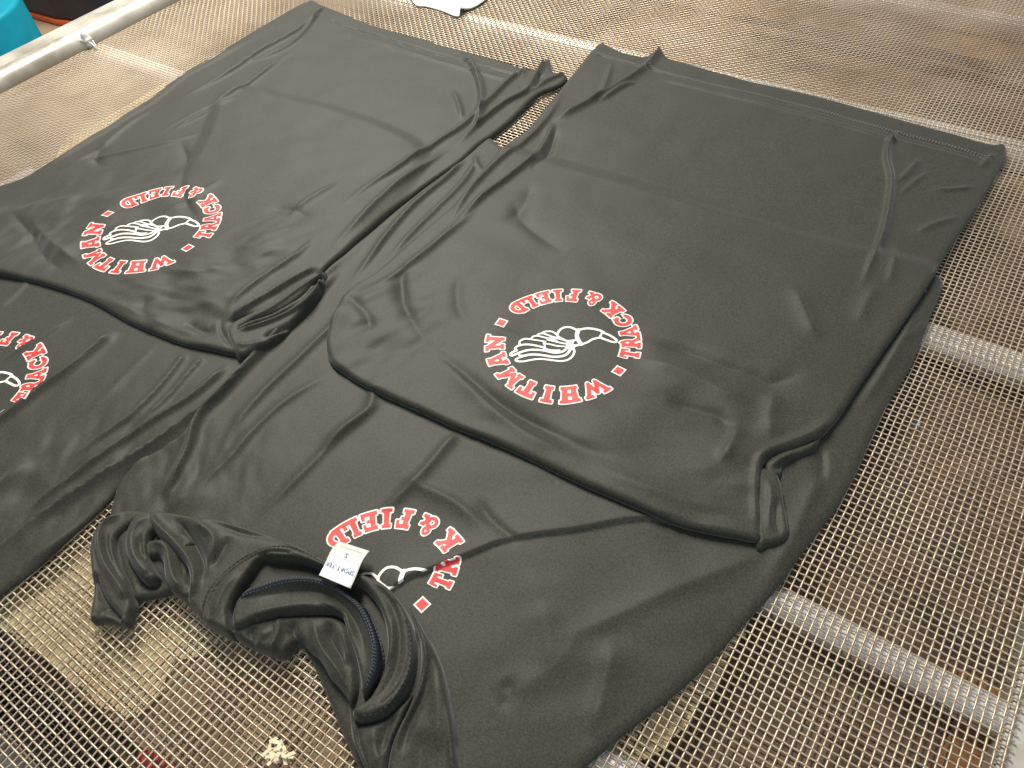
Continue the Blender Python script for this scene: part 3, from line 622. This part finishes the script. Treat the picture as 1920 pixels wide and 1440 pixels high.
# ------------------------------------------------------------------ stitching
def stitch(name, pts, zu, cloth, parent, offs_mm=(0,), dash=1.7, gap=1.1, r=0.00022, m=THREAD, lift=0.0002, zig=0.0, wid=1):
    V = catmull(US(pts, zu), 12); seg = np.linalg.norm(np.diff(V, axis=0), axis=1); cum = np.r_[0, np.cumsum(seg)]
    paths = []
    for om in offs_mm:
        s = 0.0; k = 0
        while s + dash*1e-3 < cum[-1]:
            e = np.linspace(s, s+dash*1e-3, 3); x = np.interp(e, cum, V[:, 0]); y = np.interp(e, cum, V[:, 1])
            e2 = np.linspace(s-2e-3, s+4e-3, 2); t = np.array([np.interp(e2[1], cum, V[:, 0])-np.interp(e2[0], cum, V[:, 0]), np.interp(e2[1], cum, V[:, 1])-np.interp(e2[0], cum, V[:, 1])])
            t /= np.linalg.norm(t)+1e-9; nrm = np.array([-t[1], t[0]])
            q = np.stack([x, y], 1) + nrm*om*1e-3
            if zig: q = q + nrm*(zig*1e-3*np.array([-1, 0, 1])[:, None]*(1 if k % 2 else -1))
            paths.append(np.c_[q, np.zeros(3)]); s += (dash+gap)*1e-3; k += 1
    allp = np.concatenate([p[:, :2] for p in paths]); z = cloth.ztop(allp)+lift
    z = z.reshape(-1, 3)
    for p, zz in zip(paths, z): p[:, 2] = zz
    return rel(tubes(name, paths, r, m, parent, sides=4), parent)
stitch('hem_stitching', [(1117, 98), (1130, 101), (1187, 118), (1213, 121), (1240, 133), (1280, 144), (1413, 176), (1547, 208), (1680, 248), (1780, 272), (1856, 296)], 0.008, C, shirts['C'], (0, 1.6))
stitch('hem_stitching', [(640, 44), (700, 62), (800, 93), (900, 122), (960, 137), (990, 140)], 0.008, A, shirts['A'], (0, 1.6))
stitch('hem_stitching', [(889, 268), (898, 280), (912, 292), (925, 298)], 0.004, D, shirts['D'], (0, 1.6))
stitch('hem_stitching', [(1716, 552), (1730, 546), (1744, 550)], 0.004, D, shirts['D'], (0, 1.6))
stitch('collar_stitching', [(376, 1128), (391, 1098), (424, 1060), (464, 1033), (505, 1019), (545, 1022), (590, 1040)], 0.018, ST, shirts['D'], (1.0,), m=THREADD)
stitch('collar_stitching', [(764, 1165), (768, 1210), (764, 1253), (742, 1297), (710, 1330), (675, 1340)], 0.018, ST, shirts['D'], (0,), m=THREADD)
S2 = [(448, 1111), (483, 1100), (533, 1085), (583, 1083), (617, 1093), (640, 1105), (673, 1133), (693, 1173), (703, 1213), (700, 1253), (684, 1286)]
stitch('overlock_seam', S2, 0.020, ST, shirts['D'], (0.4,), dash=1.3, gap=-0.35, r=0.00045, m=OVERLOCK, lift=0.0004, zig=1.3)
stitch('overlock_seam', S2, 0.020, ST, shirts['D'], (2.1, -1.4), dash=2.2, gap=0.15, r=0.00045, m=OVERLOCK, lift=0.0004)

# ------------------------------------------------------------------ prints
def seg(a, b, t): return ('s', a, b, t)
T = 0.29
def stem(x, w2=0.27, t=T): return [('b', x-t/2, 0, x+t/2, 1), ('b', x-w2, 0, x+w2, 0.17), ('b', x-w2, 0.83, x+w2, 1)]
GL = {
 'I': (0.56, stem(0.28)),
 'H': (1.0, stem(0.25, 0.24)+stem(0.75, 0.24)+[('b', 0.25, 0.4, 0.75, 0.6)]),
 'T': (0.92, [('b', 0.46-T/2, 0, 0.46+T/2, 1), ('b', 0.24, 0, 0.68, 0.17), ('b', 0.02, 0.78, 0.90, 1), ('b', 0.02, 0.6, 0.17, 1), ('b', 0.75, 0.6, 0.90, 1)]),
 'L': (0.84, [('b', 0.12, 0, 0.12+T, 1), ('b', 0.0, 0.83, 0.50, 1), ('b', 0.0, 0, 0.80, 0.2), ('b', 0.62, 0, 0.80, 0.42)]),
 'F': (0.84, [('b', 0.12, 0, 0.12+T, 1), ('b', 0.0, 0, 0.50, 0.17), ('b', 0.0, 0.80, 0.80, 1), ('b', 0.63, 0.6, 0.80, 1), ('b', 0.3, 0.42, 0.56, 0.58)]),
 'E': (0.86, [('b', 0.12, 0, 0.12+T, 1), ('b', 0.0, 0, 0.82, 0.2), ('b', 0.0, 0.80, 0.82, 1), ('b', 0.66, 0.62, 0.82, 1), ('b', 0.66, 0, 0.82, 0.38), ('b', 0.3, 0.42, 0.58, 0.58)]),
 'W': (1.3, [seg((0.16, 0.9), (0.42, 0.1), .21), seg((0.42, 0.1), (0.65, 0.78), .19), seg((0.65, 0.78), (0.88, 0.1), .19), seg((0.88, 0.1), (1.14, 0.9), .21), ('b', 0.0, 0.84, 0.40, 1), ('b', 0.90, 0.84, 1.3, 1)]),
 'M': (1.22, [('b', 0.12, 0, 0.12+.21, 1), ('b', 0.89, 0, 1.10, 1), seg((0.2, 0.88), (0.61, 0.2), .22), seg((1.02, 0.88), (0.61, 0.2), .22), ('b', 0.0, 0, 0.44, 0.17), ('b', 0.78, 0, 1.22, 0.17), ('b', 0.0, 0.84, 0.3, 1), ('b', 0.92, 0.84, 1.22, 1)]),
 'N': (1.06, [('b', 0.12, 0, 0.33, 1), ('b', 0.73, 0, 0.94, 1), seg((0.22, 0.85), (0.84, 0.14), .24), ('b', 0.0, 0, 0.45, 0.17), ('b', 0.0, 0.84, 0.32, 1), ('b', 0.62, 0.84, 1.06, 1)]),
 'A': (1.06, [seg((0.2, 0.1), (0.47, 0.9), .22), seg((0.86, 0.1), (0.59, 0.9), .22), ('b', 0.28, 0.26, 0.78, 0.42), ('b', 0.0, 0, 0.42, 0.17), ('b', 0.64, 0, 1.06, 0.17), ('b', 0.3, 0.86, 0.76, 1)]),
 'K': (1.04, stem(0.26, 0.26)+[seg((0.34, 0.42), (0.82, 0.9), .22), seg((0.46, 0.56), (0.86, 0.1), .24), ('b', 0.62, 0.84, 1.0, 1), ('b', 0.62, 0, 1.04, 0.17)]),
 'R': (1.0, [('b', 0.12, 0, 0.12+T, 1), ('b', 0.0, 0, 0.48, 0.17), ('b', 0.0, 0.84, 0.5, 1), ('r', (0.50, 0.70), 0.19, 0.24, .20), seg((0.56, 0.5), (0.80, 0.1), .22), ('b', 0.66, 0, 0.98, 0.17)]),
 'D': (0.96, [('b', 0.12, 0, 0.12+T, 1), ('b', 0.0, 0, 0.5, 0.17), ('b', 0.0, 0.83, 0.5, 1), ('r', (0.46, 0.5), 0.37, 0.34, .23)]),
 'C': (0.92, [('c', (0.48, 0.5), 0.37, .24), ('b', 0.70, 0.62, 0.88, 0.96)]),
 '&': (0.96, [('o', (0.42, 0.76), 0.16, .15), ('o', (0.38, 0.28), 0.22, .17), seg((0.36, 0.66), (0.80, 0.1), .17), seg((0.56, 0.22), (0.84, 0.5), .15), ('b', 0.66, 0, 0.94, 0.15), ('b', 0.68, 0.44, 0.94, 0.58)]),
}
def glyph_sdf(x, y, prims):
    out = np.full(x.shape, 1e3)
    for p in prims:
        if p[0] == 'b':
            cx, cy = (p[1]+p[3])/2, (p[2]+p[4])/2; dx = np.abs(x-cx)-(p[3]-p[1])/2; dy = np.abs(y-cy)-(p[4]-p[2])/2
            d = np.hypot(np.maximum(dx, 0), np.maximum(dy, 0))+np.minimum(np.maximum(dx, dy), 0)
        elif p[0] == 's':
            a, b, t = p[1], p[2], p[3]; ex, ey = b[0]-a[0], b[1]-a[1]; L2 = ex*ex+ey*ey
            u = np.clip(((x-a[0])*ex+(y-a[1])*ey)/L2, 0, 1); d = np.hypot(x-a[0]-u*ex, y-a[1]-u*ey)-t/2
        elif p[0] == 'o': d = np.abs(np.hypot(x-p[1][0], y-p[1][1])-p[2])-p[3]/2
        elif p[0] == 'c':
            d = np.abs(np.hypot(x-p[1][0], y-p[1][1])-p[2])-p[3]/2
            d = np.maximum(d, np.minimum(x-p[1][0]-0.1, 0.20-np.abs(y-p[1][1]+0.0)))
        elif p[0] == 'r':   # right half of a rounded bowl
            c, rx, ry, t = p[1], p[2], p[3], p[4]
            k = np.hypot((x-c[0])/rx, (y-c[1])/ry); d = np.abs(k-1)*min(rx, ry)-t/2
            d = np.maximum(d, c[0]-0.12-x)
        out = np.minimum(out, d)
    return out
# logo frame measured on shirt C
def sqframe(a, b, z):
    a, b = U(a, z), U(b, z); c = (a+b)/2; ex = b-a; Rm = np.linalg.norm(ex)/2; ex = ex/np.linalg.norm(ex)
    return c, ex, np.array([-ex[1], ex[0]]), Rm
zC = 0.0125
cC, exC, eyC, RmC = sqframe((1160, 692), (939, 603), zC)
def to_local(pts, fr, z): c, ex, ey, Rm = fr; q = US(pts, z)-c; return np.stack([q @ ex, q @ ey], 1)/Rm
CL = {'W1': (1117, 727), 'H1': (1067.5, 735.6), 'I1': (1027, 735), 'T1': (990.6, 726), 'M1': (957, 705), 'A1': (932.5, 673), 'N1': (926, 641),
      'T-1': (1183, 660.6), 'R-1': (1184.7, 639), 'A-1': (1180, 619.4), 'C-1': (1168.8, 597.8), 'K-1': (1148, 578), '&-1': (1111.6, 560.3), 'F-1': (1073, 552.8), 'I-1': (1046, 551.9), 'E-1': (1019.7, 555.6), 'L-1': (991.6, 563), 'D-1': (970, 574.4), 's0': (1160.3, 692.5), 's1': (940, 604.4)}
def fit_circle(Q):
    A_ = np.c_[2*Q, np.ones(len(Q))]; r = np.linalg.lstsq(A_, (Q**2).sum(1), rcond=None)[0]
    return r[:2], math.sqrt(r[2]+r[:2] @ r[:2])
cC, RmC = fit_circle(US([v for k, v in CL.items() if k[0] != 's'], zC))
frC = (cC, exC, eyC, RmC)
LH = 0.27          # letter height / mid radius
zz = lambda L_: [(880+x/5.3333, 520+y/5.3333) for x, y in L_]
FOOT = [  # winged foot, centre lines of the white strokes
 ([(880, 545), (905, 510), (950, 485), (1010, 485), (1060, 505), (1090, 520)], 24), ([(880, 545), (885, 570), (935, 600), (975, 618), (1035, 615), (1080, 610)], 22),
 ([(1090, 512), (1075, 560), (1085, 605), (1120, 655)], 40), ([(1090, 512), (1160, 498), (1230, 500), (1310, 518), (1350, 540)], 26),
 ([(1120, 655), (1180, 635), (1230, 605), (1290, 590), (1320, 585)], 24), ([(1330, 535), (1300, 590)], 20),
 ([(1340, 540), (1400, 560), (1450, 590), (1475, 612), (1465, 628), (1430, 628), (1380, 612), (1320, 592)], 24),
 ([(1120, 655), (1040, 680), (1050, 720), (1035, 765), (990, 805), (920, 820), (840, 812), (760, 800), (680, 798), (600, 812), (540, 825), (480, 825), (462, 810), (490, 790), (540, 770), (500, 765)], 22),
 ([(1000, 640), (1010, 680), (1000, 720), (960, 758), (900, 772), (820, 772), (740, 758), (660, 752), (600, 755), (545, 768)], 28),
 ([(985, 620), (980, 670), (960, 705), (910, 728), (840, 730), (760, 712), (690, 705), (620, 705), (560, 715), (480, 745), (430, 768), (408, 758), (430, 735), (470, 715)], 26),
 ([(470, 715), (455, 695), (490, 668), (560, 655), (640, 660), (740, 680)], 22), ([(500, 650), (505, 625), (560, 605), (640, 612), (760, 625)], 20),
 ([(620, 598), (640, 575), (690, 570), (780, 590), (870, 615)], 20), ([(680, 560), (700, 545), (750, 545), (830, 575), (940, 600)], 20),
 ([(730, 535), (760, 522), (830, 525), (880, 560)], 20), ([(740, 645), (800, 648), (880, 665), (950, 672)], 18), ([(780, 605), (850, 620), (960, 645)], 18),
 ([(750, 690), (820, 705), (900, 708)], 18), ([(745, 630), (760, 700)], 16), ([(780, 590), (860, 590), (930, 605)], 16), ([(1040, 620), (1030, 660), (1070, 660), (1110, 655)], 18),
]
mm = RmC/ (np.linalg.norm(US(zz([(1485, 620), (400, 760)]), zC)[0]-US(zz([(1485, 620), (400, 760)]), zC)[1])/1100)  # zoom px per Rm
FOOTL = [(catmull(to_local(zz(p), frC, zC), 3), 1.08*t/mm) for p, t in FOOT]
def ang_local(p): q = to_local([p], frC, zC)[0]; return math.degrees(math.atan2(q[1], q[0])) % 360
LET = [(k[:-1] if k[-2] != '-' else k[:-2], ang_local(v), 1 if k[-2] != '-' else -1) for k, v in CL.items() if k[0] != 's']
SQ = to_local([CL['s0'], CL['s1']], frC, zC)
def fit_logo(obs, z, Rm0=None):
    "similarity (turn, scale, shift) that carries the print of shirt C onto the marks seen on another shirt"
    a = to_local([CL[k] for k in obs], frC, zC); b = US(list(obs.values()), z)
    za = a[:, 0]+1j*a[:, 1]; zb = b[:, 0]+1j*b[:, 1]; ma, mb = za.mean(), zb.mean()
    m = ((zb-mb)*np.conj(za-ma)).sum()/(abs(za-ma)**2).sum(); m = m if Rm0 is None else m/abs(m)*Rm0; t = mb-m*ma; Rm = abs(m); e = m/Rm
    return np.array([t.real, t.imag]), np.array([e.real, e.imag]), np.array([-e.imag, e.real]), Rm
RIN, ROUT = 0.862, 1.138
def logo_layers(x, y, skip=()):
    "x,y in units of the ring's mid radius -> red sdf, emblem sdf (negative inside)"
    th = np.degrees(np.arctan2(y, x)) % 360; r = np.hypot(x, y); red = np.full(x.shape, 1e3)
    H_ = ROUT-RIN
    for g, a, s in LET:
        if g+str(s) in skip: continue
        wdt, pr = GL[g]; da = (th-a+180) % 360-180
        arc = -s*np.radians(da)*1.0; v = (r-RIN)/H_ if s > 0 else (ROUT-r)/H_
        u = arc/H_ * (1.04 if s > 0 else (1.32 if g in 'TRA' else 1.15))
        sel = np.abs(u) < 1.2
        d = np.full(x.shape, 1e3); d[sel] = glyph_sdf(u[sel]+wdt/2, v[sel], pr)*H_
        red = np.minimum(red, d)
    for sx, sy in SQ:
        a = math.atan2(sy, sx); dx = np.abs((x-sx)*math.cos(a)+(y-sy)*math.sin(a)); dy = np.abs(-(x-sx)*math.sin(a)+(y-sy)*math.cos(a)); q1 = np.maximum(dx, dy)-0.058; red = np.minimum(red, q1)
    em = np.full(x.shape, 1e3); near = r < 0.85
    xn, yn = x[near], y[near]; e = np.full(xn.shape, 1e3)
    for Vp, t in FOOTL:
        for i in range(len(Vp)-1):
            a, b = Vp[i], Vp[i+1]; ex, ey = b-a; L2 = ex*ex+ey*ey+1e-12
            u = np.clip(((xn-a[0])*ex+(yn-a[1])*ey)/L2, 0, 1); e = np.minimum(e, np.hypot(xn-a[0]-u*ex, yn-a[1]-u*ey)-t/2)
    em[near] = e
    return red, em
def make_print(fr, cloth, parent, clips=(), names='chest_print', warp=None, skip=()):
    c, ex, ey, Rm = fr; st = 0.00034; RR = Rm*1.28
    def loc(P): q = P-c; x = (q @ ex)/Rm; y = (q @ ey)/Rm; return x, y
    def clip(P):
        k = np.full(len(P), 1.0)
        for V, sign in clips: k = np.minimum(k, sign*poly_sdf(P, V))
        return k
    cache = {}
    def base(P):
        key = len(P)
        if key not in cache: x, y = loc(P); cache[key] = (logo_layers(x, y, skip), clip(P))
        return cache[key]
    def s_white(P):
        (r_, e_), k = base(P); return np.minimum(-np.minimum(r_-0.023, e_)*Rm, k)
    def s_red(P):
        (r_, e_), k = base(P); return np.minimum(-(r_-0.001)*Rm, k)
    lo, hi = c-RR, c+RR
    o1 = rel(grid_mesh(names, s_white, lo, hi, st, lambda P, S: cloth.ztop(P)+0.00030, WHITEP, parent), parent)
    o2 = grid_mesh('lettering', s_red, lo, hi, st, lambda P, S: cloth.ztop(P)+0.00046, REDP, o1)
    return o1, o2
make_print(frC, C, shirts['C'])
zA = 0.012
OA = {'W1': (303.4, 488), 'H1': (262.8, 490.3), 'I1': (223.8, 493.4), 'T1': (197, 488.8), 'M1': (178.4, 476), 'A1': (172, 452.8), 'N1': (180, 431), 's1': (207.3, 405), 's0': (351.9, 467.7),
      'D-1': (237.8, 377.8), 'L-1': (256.6, 362), 'E-1': (283, 351), 'I-1': (306.6, 349.7), 'F-1': (331.6, 356.7), '&-1': (359.7, 367), 'K-1': (386, 380), 'C-1': (394.8, 394), 'A-1': (397, 407.5), 'R-1': (392.5, 424.7), 'T-1': (381.6, 441.9)}
frA = fit_logo(OA, zA); make_print(frA, A, shirts['A'])
OB = {'F-1': (11.7, 636.7), '&-1': (45, 643), 'K-1': (63, 660), 'C-1': (71.7, 680), 'A-1': (70, 700), 'R-1': (58.3, 721.7), 'T-1': (40, 748)}
frB = fit_logo(OB, 0.005); make_print(frB, B, shirts['B'])
zD = 0.0048
OD = {'D-1': (628, 1010), 'L-1': (662, 988), 'E-1': (692, 973), 'I-1': (722, 970), 'F-1': (757, 975), '&-1': (803, 988), 'K-1': (838, 1012)}
OD2 = {'T-1': (826, 1087), 'R-1': (849, 1050), 's0': (784.5, 1143.5)}
print('LOGO', frC[3], [(f[3], math.degrees(math.atan2(f[1][1], f[1][0]))) for f in (frC, frA, frB, fit_logo(OD, zD), fit_logo(OD2, zD))])
flap = US([(1400, 985), (1330, 990), (1207, 972), (1073, 994), (957, 1010), (887, 1035), (850, 1045), (807, 1067), (767, 1081), (727, 1110), (690, 1150), (700, 1400), (1400, 1400)], zD)
NKV = pcs[0].V
T1 = ('W1', 'H1', 'I1', 'T1', 'M1', 'A1', 'N1')
make_print(fit_logo(OD, zD), D, shirts['D'], clips=[(flap, -1), (NKV, -1)], skip=T1+('C-1', 'A-1', 'R-1', 'T-1'))
make_print(fit_logo(OD2, zD, 0.95*frC[3]), D, shirts['D'], clips=[(flap, 1), (NKV, -1), (US([(740, 1190), (772, 1120), (800, 1075), (815, 1010), (900, 990), (930, 1200), (800, 1260)], zD+0.003), 1)], skip=T1+('C-1', 'A-1', 'K-1', '&-1'))

# ------------------------------------------------------------------ neck label
def label_tag():
    # quad corners (photo px): attached edge on the collar seam, free edge lying on the print
    c = [((598, 1078), 0.0235), ((657, 1103), 0.0235), ((693, 1033), 0.0125), ((636, 1015), 0.0125)]
    W3 = [np.r_[U(p, z), z] for p, z in c]
    n, m_ = 12, 6; V = []; Fl = []
    for i in range(n+1):
        for j in range(m_+1):
            u, v = i/n, j/m_
            p = (W3[0]*(1-v)+W3[1]*v)*(1-u)+(W3[3]*(1-v)+W3[2]*v)*u
            p = p + np.array([0, 0, 0.0022*math.sin(u*math.pi)-0.0009*math.sin(u*math.pi*2)]); V.append(p)
    for i in range(n):
        for j in range(m_):
            a = i*(m_+1)+j; Fl.append([a, a+1, a+m_+2, a+m_+1])
    o = pymesh('neck_label', V, Fl, PAPER, None, True); s = o.modifiers.new('s', 'SOLIDIFY'); s.thickness = 0.0003; s.offset = -1
    o.parent = shirts['D']; rel(o, shirts['D'])
    def surf(u, v, lift=0.00035):
        p = (W3[0]*(1-v)+W3[1]*v)*(1-u)+(W3[3]*(1-v)+W3[2]*v)*u
        return p + np.array([0, 0, 0.0022*math.sin(u*math.pi)-0.0009*math.sin(u*math.pi*2)+lift])
    # grey field near the free end
    V = []; Fl = []
    for i in range(7):
        for j in range(7): V.append(surf(0.55+0.43*i/6, j/6, 0.00022))
    for i in range(6):
        for j in range(6): a = i*7+j; Fl.append([a, a+1, a+8, a+7])
    pymesh('label_field', V, Fl, LABELG, o, True)
    def text(s, u0, v0, size, m, name, wsc=1.0):
        cu = bpy.data.curves.new(name, 'FONT'); cu.body = s; cu.size = 1; cu.align_x = 'CENTER'; cu.align_y = 'CENTER'; cu.resolution_u = 3
        ob = bpy.data.objects.new(name, cu); scene.collection.objects.link(ob)
        dg = bpy.context.evaluated_depsgraph_get(); me = bpy.data.meshes.new_from_object(ob.evaluated_get(dg)); bpy.data.objects.remove(ob)
        # reading direction: right -> left across the label as seen, tops toward the attached end
        hgt = np.linalg.norm(W3[3]-W3[0]); wd = np.linalg.norm(W3[1]-W3[0])
        for v in me.vertices:
            uu = u0 - v.co.y*size/hgt; vv = v0 - v.co.x*size*wsc/wd
            v.co = Vector(surf(uu, vv, 0.0005))
        me.materials.clear(); me.materials.append(m); q = bpy.data.objects.new(name, me); scene.collection.objects.link(q); q.parent = o
    text('SPORT-TEK', 0.33, 0.47, 0.0046, INK, 'label_lettering', 0.86)
    text('S', 0.66, 0.50, 0.0050, INK, 'label_lettering')
    text('MADE IN HONDURAS', 0.86, 0.50, 0.0016, INKG, 'label_lettering')
label_tag()

# ------------------------------------------------------------------ small things
def paper_sheet():
    pts = [(770, -40), (775, 2), (800, 8), (828, 16), (856, 27), (868, 18), (905, 0), (930, -40)]
    V2 = catmull(US(pts, 0.004), 4, True)
    def sd(P): return poly_sdf(P, V2)
    fold = Ridge([(862, 25), (866, 10), (885, -4), (900, -20)], 6, 3, 8, z=0.004, fade=0.1)
    return grid_mesh('paper_sheet', sd, V2.min(0)-.004, V2.max(0)+.004, 0.0015, lambda P, S: 0.0025+fold(P)+0.001*noise(P, 0.03), PAPER, None, skirt=(0.002, 0.001))
tag(paper_sheet(), 'crumpled white paper with a folded corner lying on the mesh behind the shirts', 'paper')
def chips(name, px, n, spread, size, m, label, cat, z=0.002, seed=1):
    rg = np.random.default_rng(seed); c = U(px, z); V = []; Fl = []
    for i in range(n):
        p = c + rg.normal(0, spread, 2); a = rg.random()*6.28; l = size*(0.5+rg.random()); w_ = size*0.35; t = size*0.2
        ax = np.array([math.cos(a), math.sin(a)]); ay = np.array([-ax[1], ax[0]]); h0 = z+rg.random()*size*0.8; k = len(V); tl = rg.normal(0, 0.3)*size
        for s1, s2 in ((-1, -1), (1, -1), (1, 1), (-1, 1)):
            q = p+ax*s1*l*(1 if s2 > 0 else .7)+ay*s2*w_; V += [(q[0], q[1], h0+s1*tl), (q[0], q[1], h0+t+s1*tl*0.7)]
        Fl += [[k, k+2, k+4, k+6], [k+1, k+7, k+5, k+3]]+[[k+2*i_, k+2*i_+1, k+(2*i_+3) % 8, k+(2*i_+2) % 8] for i_ in range(4)]
    return tag(pymesh(name, V, Fl, m), label, cat)
chips('lint_tuft', (520, 1412), 40, 0.0030, 0.0026, LINT, 'pale tuft of lint caught on the wire mesh below the collar', 'lint', 0.001, 2)
chips('lint_speck', (1724, 796), 4, 0.0012, 0.0009, speckled('blue_lint', (0.35, 0.5, 0.55), (0.45, 0.6, 0.65), 90), 'pale blue speck of lint on the mesh at the right', 'lint', 0.0, 5)
# beyond the left rail
def cyl(name, c, r, z0, z1, m, n=40, taper=1.0, parent=None):
    V = [(c[0]+r*(taper if k else 1)*math.cos(a*2*math.pi/n), c[1]+r*(taper if k else 1)*math.sin(a*2*math.pi/n), (z0, z1)[k]) for k in (0, 1) for a in range(n)]
    Fl = [[i, (i+1) % n, n+(i+1) % n, n+i] for i in range(n)]+[list(range(n, 2*n)), list(range(n-1, -1, -1))]
    o = pymesh(name, V, Fl, m, parent, False)
    b = o.modifiers.new('bevel', 'BEVEL'); b.width = r*0.06; b.segments = 3; b.limit_method = 'ANGLE'
    for i, p in enumerate(o.data.polygons): p.use_smooth = i < n
    return o
e = U((34, 60), -0.12); cT = U((-60, 40), -0.12)
cT = U((-92, 44), -0.12); e = U((-2, 60), -0.12)
tb = cyl('teal_tub', cT, np.linalg.norm(e-cT), -0.9, -0.10, TEAL, 48, 1.0)
tag(tb, 'bright teal tub beyond the left rail', 'tub')
bk = thing('black_case', 'black case with an orange lower edge beyond the left rail', 'case', (*U((120, 20), -0.2), -0.25))
bp = [(26, 14), (70, 26), (108, 36), (200, 46), (420, -30), (300, -200), (10, -150)]
o = slab('case_body', [tuple(v) for v in US(bp, -0.305)], -0.305, -0.19, BLACK, bk, 0.006); rel(o, bk)
o = slab('case_edge', [tuple(v) for v in US([(12, 10), (24, 20), (70, 36), (108, 47), (200, 56), (215, 30), (60, 0)], -0.317)], -0.318, -0.306, ORANGE, bk, 0.003); rel(o, bk)
o = slab('work_table', [tuple(v) for v in US([(-500, 100), (0, 200), (300, 40), (700, -200), (100, -500)], -0.32)], -0.36, -0.32, FLOOR)
tag(o, 'tan table top beyond the left rail under the black case', 'table')
